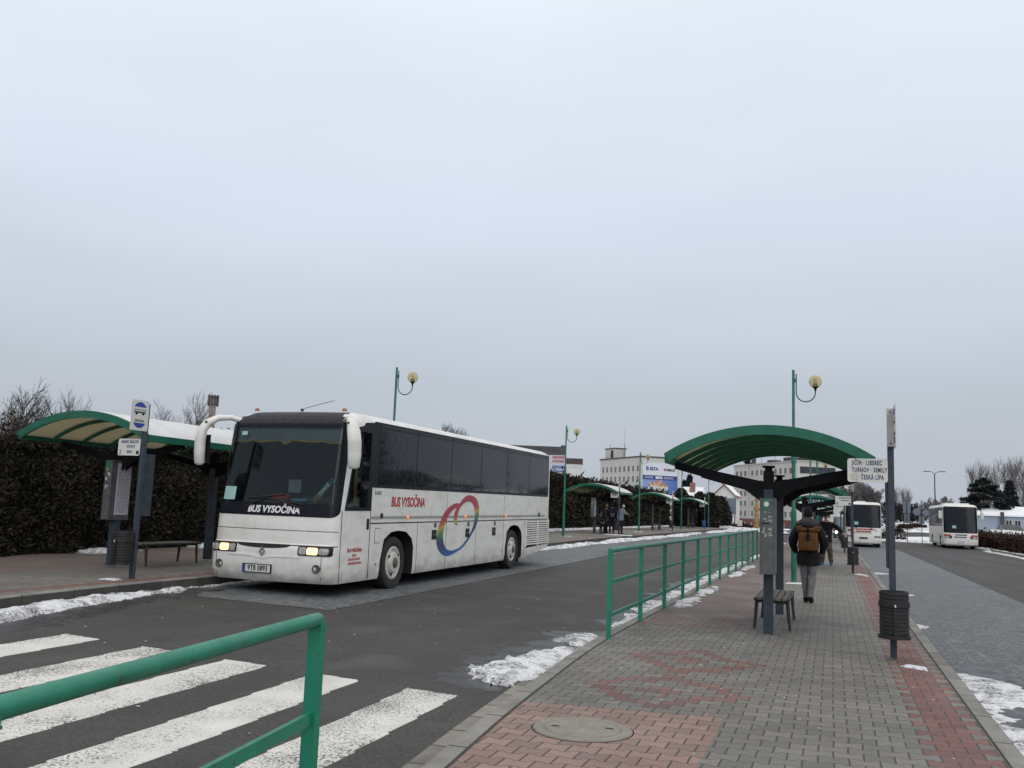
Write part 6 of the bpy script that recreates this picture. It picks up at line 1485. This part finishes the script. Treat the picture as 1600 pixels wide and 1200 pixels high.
def person(label, loc, rz, mats, pose={}, head_rot=(0, 0, 0), hair='short', hairmat=None, scale=1., hem=.80, hands='LR', group=None, bulk=1.):
    J = {k: (Vector(v[0]), Vector(v[1])) for k, v in BASE.items()}
    for k, v in pose.items(): J[k] = (Vector(v[0] if isinstance(v[0], (tuple, list)) else v), Vector(v[1]) if isinstance(v[0], (tuple, list)) else J[k][1])
    for k in ('pelvis', 'belly', 'chest', 'shL', 'shR', 'elL', 'elR'): J[k] = (J[k][0], J[k][1] * bulk)
    names = list(J); ix = {n: i for i, n in enumerate(names)}
    me = bpy.data.meshes.new('person'); me.from_pydata([J[n][0] for n in names], [(ix[a], ix[b_]) for a, b_, _ in BONES], []); 
    t = bpy.data.objects.new('tmp', me); C.objects.link(t); t.modifiers.new('skin', 'SKIN'); sd = t.modifiers.new('sub', 'SUBSURF'); sd.levels = 2; sd.render_levels = 2
    sv = me.skin_vertices[0].data
    for n in names: sv[ix[n]].radius = J[n][1] * 1.08; sv[ix[n]].use_root = (n == 'pelvis')
    bpy.context.view_layer.update(); m2 = baked(t); bpy.data.objects.remove(t)
    b = MB(); V = [v.co.copy() for v in m2.vertices]; rr = random.Random(5)
    V = [v + Vector((NZ.noise(v * 13), NZ.noise(v * 13 + Vector((9, 0, 0))), 0)) * .012 for v in V]
    b.v = [tuple(v) for v in V]
    def near(c):
        best = 9; mi = 0
        for a, q_, m_ in BONES:
            A, B_ = J[a][0], J[q_][0]; d = B_ - A; tt = cl((c - A).dot(d) / d.length_squared); D = (c - A - d * tt).length - .6 * lerp(tt, J[a][1].x, J[q_][1].x)
            if D < best: best, mi = D, m_
        return mi
    for f in m2.polygons:
        c = f.center; mi = near(c)
        if mi == 1 and c.z > hem and (c - J['pelvis'][0]).length < .32: mi = 0
        b.f.append(tuple(f.vertices)); b.m.append(mi)
    # head with nose, ears, eyes and mouth
    hc = J['neck'][0] + Vector((0, -.015, .12)); R = Euler(head_rot).to_matrix(); bm = bmesh.new(); bmesh.ops.create_uvsphere(bm, u_segments=18, v_segments=14, radius=1)
    def HP(p): return hc + R @ Vector(p)
    for v in bm.verts:
        x, y, z = v.co; w = 1 - .28 * max(0, -z) ** 1.5; q_ = Vector((x * .074 * w, y * .094 * (1 - .1 * max(0, -z)), z * .118))
        if y < -.75 and abs(x) < .3 and -.35 < z < .12: q_.y -= .02
        if y < -.5 and z < -.65: q_.y -= .012
        v.co = HP(q_)
    bm.verts.index_update(); b.add([v.co[:] for v in bm.verts], [[v.index for v in f.verts] for f in bm.faces], 3); bm.free()
    for s_ in (-1, 1):
        b.tube([HP((s_ * .070, .005, -.03)), HP((s_ * .082, .012, .0)), HP((s_ * .074, .015, .03))], [.010, .016, .010], 6, 3)
        b.tube([HP((s_ * .028 - .008, -.084, .015)), HP((s_ * .028 + .008, -.084, .015))], .007, 6, 4)
    b.tube([HP((-.02, -.088, -.062)), HP((.02, -.088, -.062))], .005, 5, 5)
    for s_ in hands:                       # palm is part of the skin; five bent fingers
        w, p = J['wr' + s_][0], J['pa' + s_][0]; d = (p - w).normalized(); sx_ = 1 if s_ == 'L' else -1
        e = d.cross(Vector((sx_, 0, .2))).normalized(); cdir = d.cross(e).normalized()
        for k, (o_, L_) in enumerate(((-.030, .075), (-.010, .085), (.010, .08), (.029, .062))):
            q0 = p + e * o_ * .9 + d * .02; q1 = q0 + d * L_ * .5 + cdir * .006; q2 = q1 + (d * .7 + cdir * .7) * L_ * .42; b.tube([q0, q1, q2], [.0095, .009, .007], 6, 3)
        q0 = p - e * .03 - d * .03; q1 = q0 + (d * .6 - e * .7) * .04; b.tube([q0, q1, q1 + d * .032 + cdir * .012], [.0115, .0105, .008], 6, 3)
    o = b.build('person', mats + [MT['ink_black'], MT['red']], None, smooth=60, loc=loc); fixn(o); o.rotation_euler = (0, 0, rz); o.scale = (scale,) * 3
    tag(o, label, 'person', group)
    if hair:
        bm = bmesh.new(); bmesh.ops.create_uvsphere(bm, u_segments=18, v_segments=12, radius=1); hb = MB(); zc = {'short': -.05, 'beanie': -.02, 'cap': .1, 'long': -.7, 'hood': -.9}[hair]
        keep = [f for f in bm.faces if (f.calc_center_median().z > (zc if f.calc_center_median().y < .1 else zc - .45)) and not (f.calc_center_median().y < -.45 and f.calc_center_median().z < .30)]
        bmesh.ops.delete(bm, geom=[f for f in bm.faces if f not in keep], context='FACES')
        g_ = {'short': 1.07, 'beanie': 1.14, 'cap': 1.12, 'long': 1.12, 'hood': 1.3}[hair]
        for v in bm.verts: v.co = HP((v.co.x * .076 * g_, v.co.y * .096 * g_ + .004, v.co.z * .118 * g_))
        bm.verts.index_update(); hb.add([v.co[:] for v in bm.verts], [[v.index for v in f.verts] for f in bm.faces]); bm.free()
        hb.build({'beanie': 'woolly_hat', 'cap': 'cap', 'hood': 'hood'}.get(hair, 'hair'), hairmat or MT['hair_dark'], o, smooth=60)
    return o
black_j = cloth('black_jacket', (.013, .013, .015)); grey_jeans = cloth('grey_jeans', (.17, .165, .175)); shoe = cloth('dark_shoes', (.012, .012, .013)); navy_j = cloth('navy_jacket', (.012, .016, .035)); grey_coat = cloth('grey_coat', (.035, .037, .042)); pale_j = cloth('pale_blue_jacket', (.16, .21, .26)); dark_t = cloth('dark_trousers', (.012, .013, .017)); brown_shoe = cloth('brown_shoes', (.07, .03, .02)); blue_shoe = cloth('blue_shoes', (.03, .11, .25))
q = NT('camouflage_cloth'); n1 = q.noise(9, 3); n2 = q.noise(13, 3, q.co('Object', (1, 1.3, .8)))
q.set(Base_Color=q.mix(q.ss(n1, .5, .54), q.mix(q.ss(n2, .5, .53), (.075, .06, .035), (.03, .03, .018)), (.10, .085, .055)), Roughness=.9); camo = q.m
walker = person('person in a black jacket and grey jeans walking away with a brown roll-top backpack', (-.44, 19.2, ZP), PI, [black_j, grey_jeans, shoe, MT['skin']],
    dict(shL=((.185, .01, 1.41), (.09, .085)), shR=((-.185, .01, 1.41), (.09, .085)), elL=((.295, .06, 1.14), (.075, .075)), elR=((-.295, .06, 1.14), (.075, .075)), wrL=((.25, -.08, .95), (.06, .055)), wrR=((-.25, -.08, .95), (.06, .055)), paL=(.19, -.10, .90), paR=(-.19, -.10, .90),
         pelvis=((0, 0, .93), (.185, .14)), chest=((0, .0, 1.29), (.215, .15)), knL=((.075, -.04, .50), (.07, .072)), anL=((.045, -.06, .10), (.05, .055)), heL=((.045, -.07, .055), (.055, .05)), toL=((.065, -.25, .045), (.055, .042)), knR=((-.07, .03, .50), (.07, .072)), anR=((-.035, .12, .11), (.05, .055)), heR=((-.035, .13, .06), (.055, .05)), toR=((-.065, -.04, .045), (.055, .042))), (0.05, 0, 0), 'beanie', cloth('black_hat', (.01, .01, .011)), 1.025, .74, '', None, 1.12)
b = MB(); b.lathe([(.10, 1.45), (.17, 1.43), (.19, 1.47), (.16, 1.545), (.10, 1.58), (.075, 1.55)], 18, 'z', (0, .045, 0)); hd = b.build('jacket_hood', cloth('grey_hood', (.05, .05, .055)), walker, smooth=60)
b = MB(); b.lathe([(.205, .70), (.22, .76), (.215, .95)], 18, 'z'); hm = b.build('jacket_hem', black_j, walker, smooth=60); hm.scale = (1, .78, 1)
b = MB(); b.box(-.348, -.32, .0, .10, 1.245, 1.27); b.build('sleeve_stripe', MT['paper'], walker)
bp = thing('backpack', 'brown roll-top backpack on the back of the walking person in black', 'backpack', (-.44, 19.2, ZP), PI)
brown = cloth('tan_canvas', (.135, .062, .024), .2, 14); bstrap = cloth('black_strap', (.012, .012, .012))
b = MB(); b.rbox(-.18, .18, .17, .36, 1.0, 1.36, .045, 0, 3); b.build('bag', brown, bp, smooth=50)
b = MB(); b.rbox(-.215, .215, .20, .355, 1.361, 1.44, .035, 0, 3); b.rbox(-.23, -.10, .19, .35, 1.40, 1.47, .03, 0, 3); b.rbox(.10, .23, .19, .35, 1.40, 1.47, .03, 0, 3); b.build('roll_top', brown, bp, smooth=50)
b = MB(); b.box(-.018, .018, .361, .372, 1.19, 1.45); b.box(-.035, .035, .361, .378, 1.25, 1.30); b.box(-.11, .11, .361, .366, 1.215, 1.222); b.build('buckle_strap', bstrap, bp)
for s_ in (-1, 1):
    b = MB(); b.tube([(s_ * .12, .19, 1.40), (s_ * .13, .05, 1.52), (s_ * .14, -.13, 1.42), (s_ * .16, -.14, 1.2), (s_ * .17, .05, 1.05), (s_ * .16, .19, 1.03)], [(.03, .01)] * 6, 6); b.build('shoulder_strap', bstrap, bp)
person('person in a black jacket and camouflage trousers, arm stretched out to the litter bin', (-.20, 35.4, ZP), -.35, [black_j, camo, blue_shoe, MT['skin']],
    dict(elL=((.40, -.02, 1.30), (.07, .065)), wrL=((.60, -.06, 1.12), (.046, .04)), paL=(.66, -.08, 1.05), elR=((-.27, -.05, 1.14), (.07, .065)), wrR=((-.08, -.24, 1.12), (.046, .04)), paR=(-.01, -.26, 1.12), knL=((.13, -.03, .50), (.085, .09)), knR=((-.12, -.02, .5), (.085, .09)), anL=((.16, .03, .1), (.065, .07)), anR=((-.15, .03, .1), (.065, .07)), heL=(.16, .02, .05), toL=(.19, -.13, .035), heR=(-.15, .02, .05), toR=(-.19, -.13, .035)), (.35, 0, .5), 'cap', cloth('brown_cap', (.03, .022, .018)), 1.04, .80, 'LR', None, 1.1)
zz = zleft(53)
sit = dict(pelvis=(0, 0, .52), belly=(0, -.03, .68), chest=(0, -.08, .86), neck0=(0, -.13, 1.02), neck=(0, -.17, 1.10), shL=(.17, -.09, .96), shR=(-.17, -.09, .96), elL=(.22, -.16, .72), elR=(-.22, -.16, .72), wrL=(.10, -.38, .62), wrR=(-.10, -.38, .62), paL=(.06, -.44, .60), paR=(-.06, -.44, .60), hiL=(.09, -.05, .50), hiR=(-.09, -.05, .50), knL=(.11, -.44, .50), knR=(-.11, -.44, .50), anL=(.11, -.40, .1), anR=(-.11, -.44, .1), heL=(.11, -.38, .05), heR=(-.11, -.42, .05), toL=(.12, -.56, .035), toR=(-.12, -.6, .035))
person('dark clothed person sitting on the bench under the shelter with waiting people', (XSL + .05, 54.0, zz), .75, [grey_coat, dark_t, shoe, MT['skin']], sit, (.3, 0, 0), 'hood', grey_coat, 1., .42)
person('person in a long grey coat with pale hair, standing under the far shelter', (-12.72, 54.2, zz), 1.1, [grey_coat, dark_t, shoe, MT['skin']], dict(wrL=(.16, -.2, 1.0), paL=(.1, -.26, 1.02), wrR=(-.18, -.18, 1.0), paR=(-.12, -.24, 1.0), neck=((0, -.05, 1.54), (.055, .055))), (.3, 0, 0), 'short', cloth('blond_hair', (.4, .31, .2)), .97, .62, 'LR', None, 1.1)
person('person in a navy jacket seen from behind, among the waiting people', (-12.05, 52.9, zz), PI + .3, [navy_j, dark_t, brown_shoe, MT['skin']], dict(shL=((.2, .01, 1.41), (.1, .09)), shR=((-.2, .01, 1.41), (.1, .09))), (.2, 0, 0), 'hood', navy_j, 1.0, .76, 'LR', None, 1.2)
bw = thing('backpack', 'black backpack worn by the person in the navy jacket', 'backpack', (-12.05, 52.9, zz), PI + .3); b = MB(); b.rbox(-.17, .17, .19, .36, .95, 1.40, .05, 0, 3); b.build('bag', bstrap, bw, smooth=50)
b = MB(); b.rbox(-.12, .12, .36, .42, .98, 1.2, .02, 0, 2); b.build('front_pocket', M('bag_pocket', (.05, .05, .055), .8), bw)
person('person in a pale blue jacket leaning forward beside the far stop pole', (-11.62, 53.3, zz), .9, [pale_j, dark_t, brown_shoe, MT['skin']], dict(chest=((0, -.06, 1.27), (.19, .135)), neck0=(0, -.16, 1.41), neck=(0, -.22, 1.47), shL=(.17, -.09, 1.37), shR=(-.17, -.09, 1.37), elL=(.25, -.2, 1.15), wrL=(.2, -.42, 1.18), paL=(.18, -.48, 1.2)), (.4, 0, 0), 'short', cloth('white_hair', (.45, .42, .38)), 1., .80, 'LR', None, 1.1)
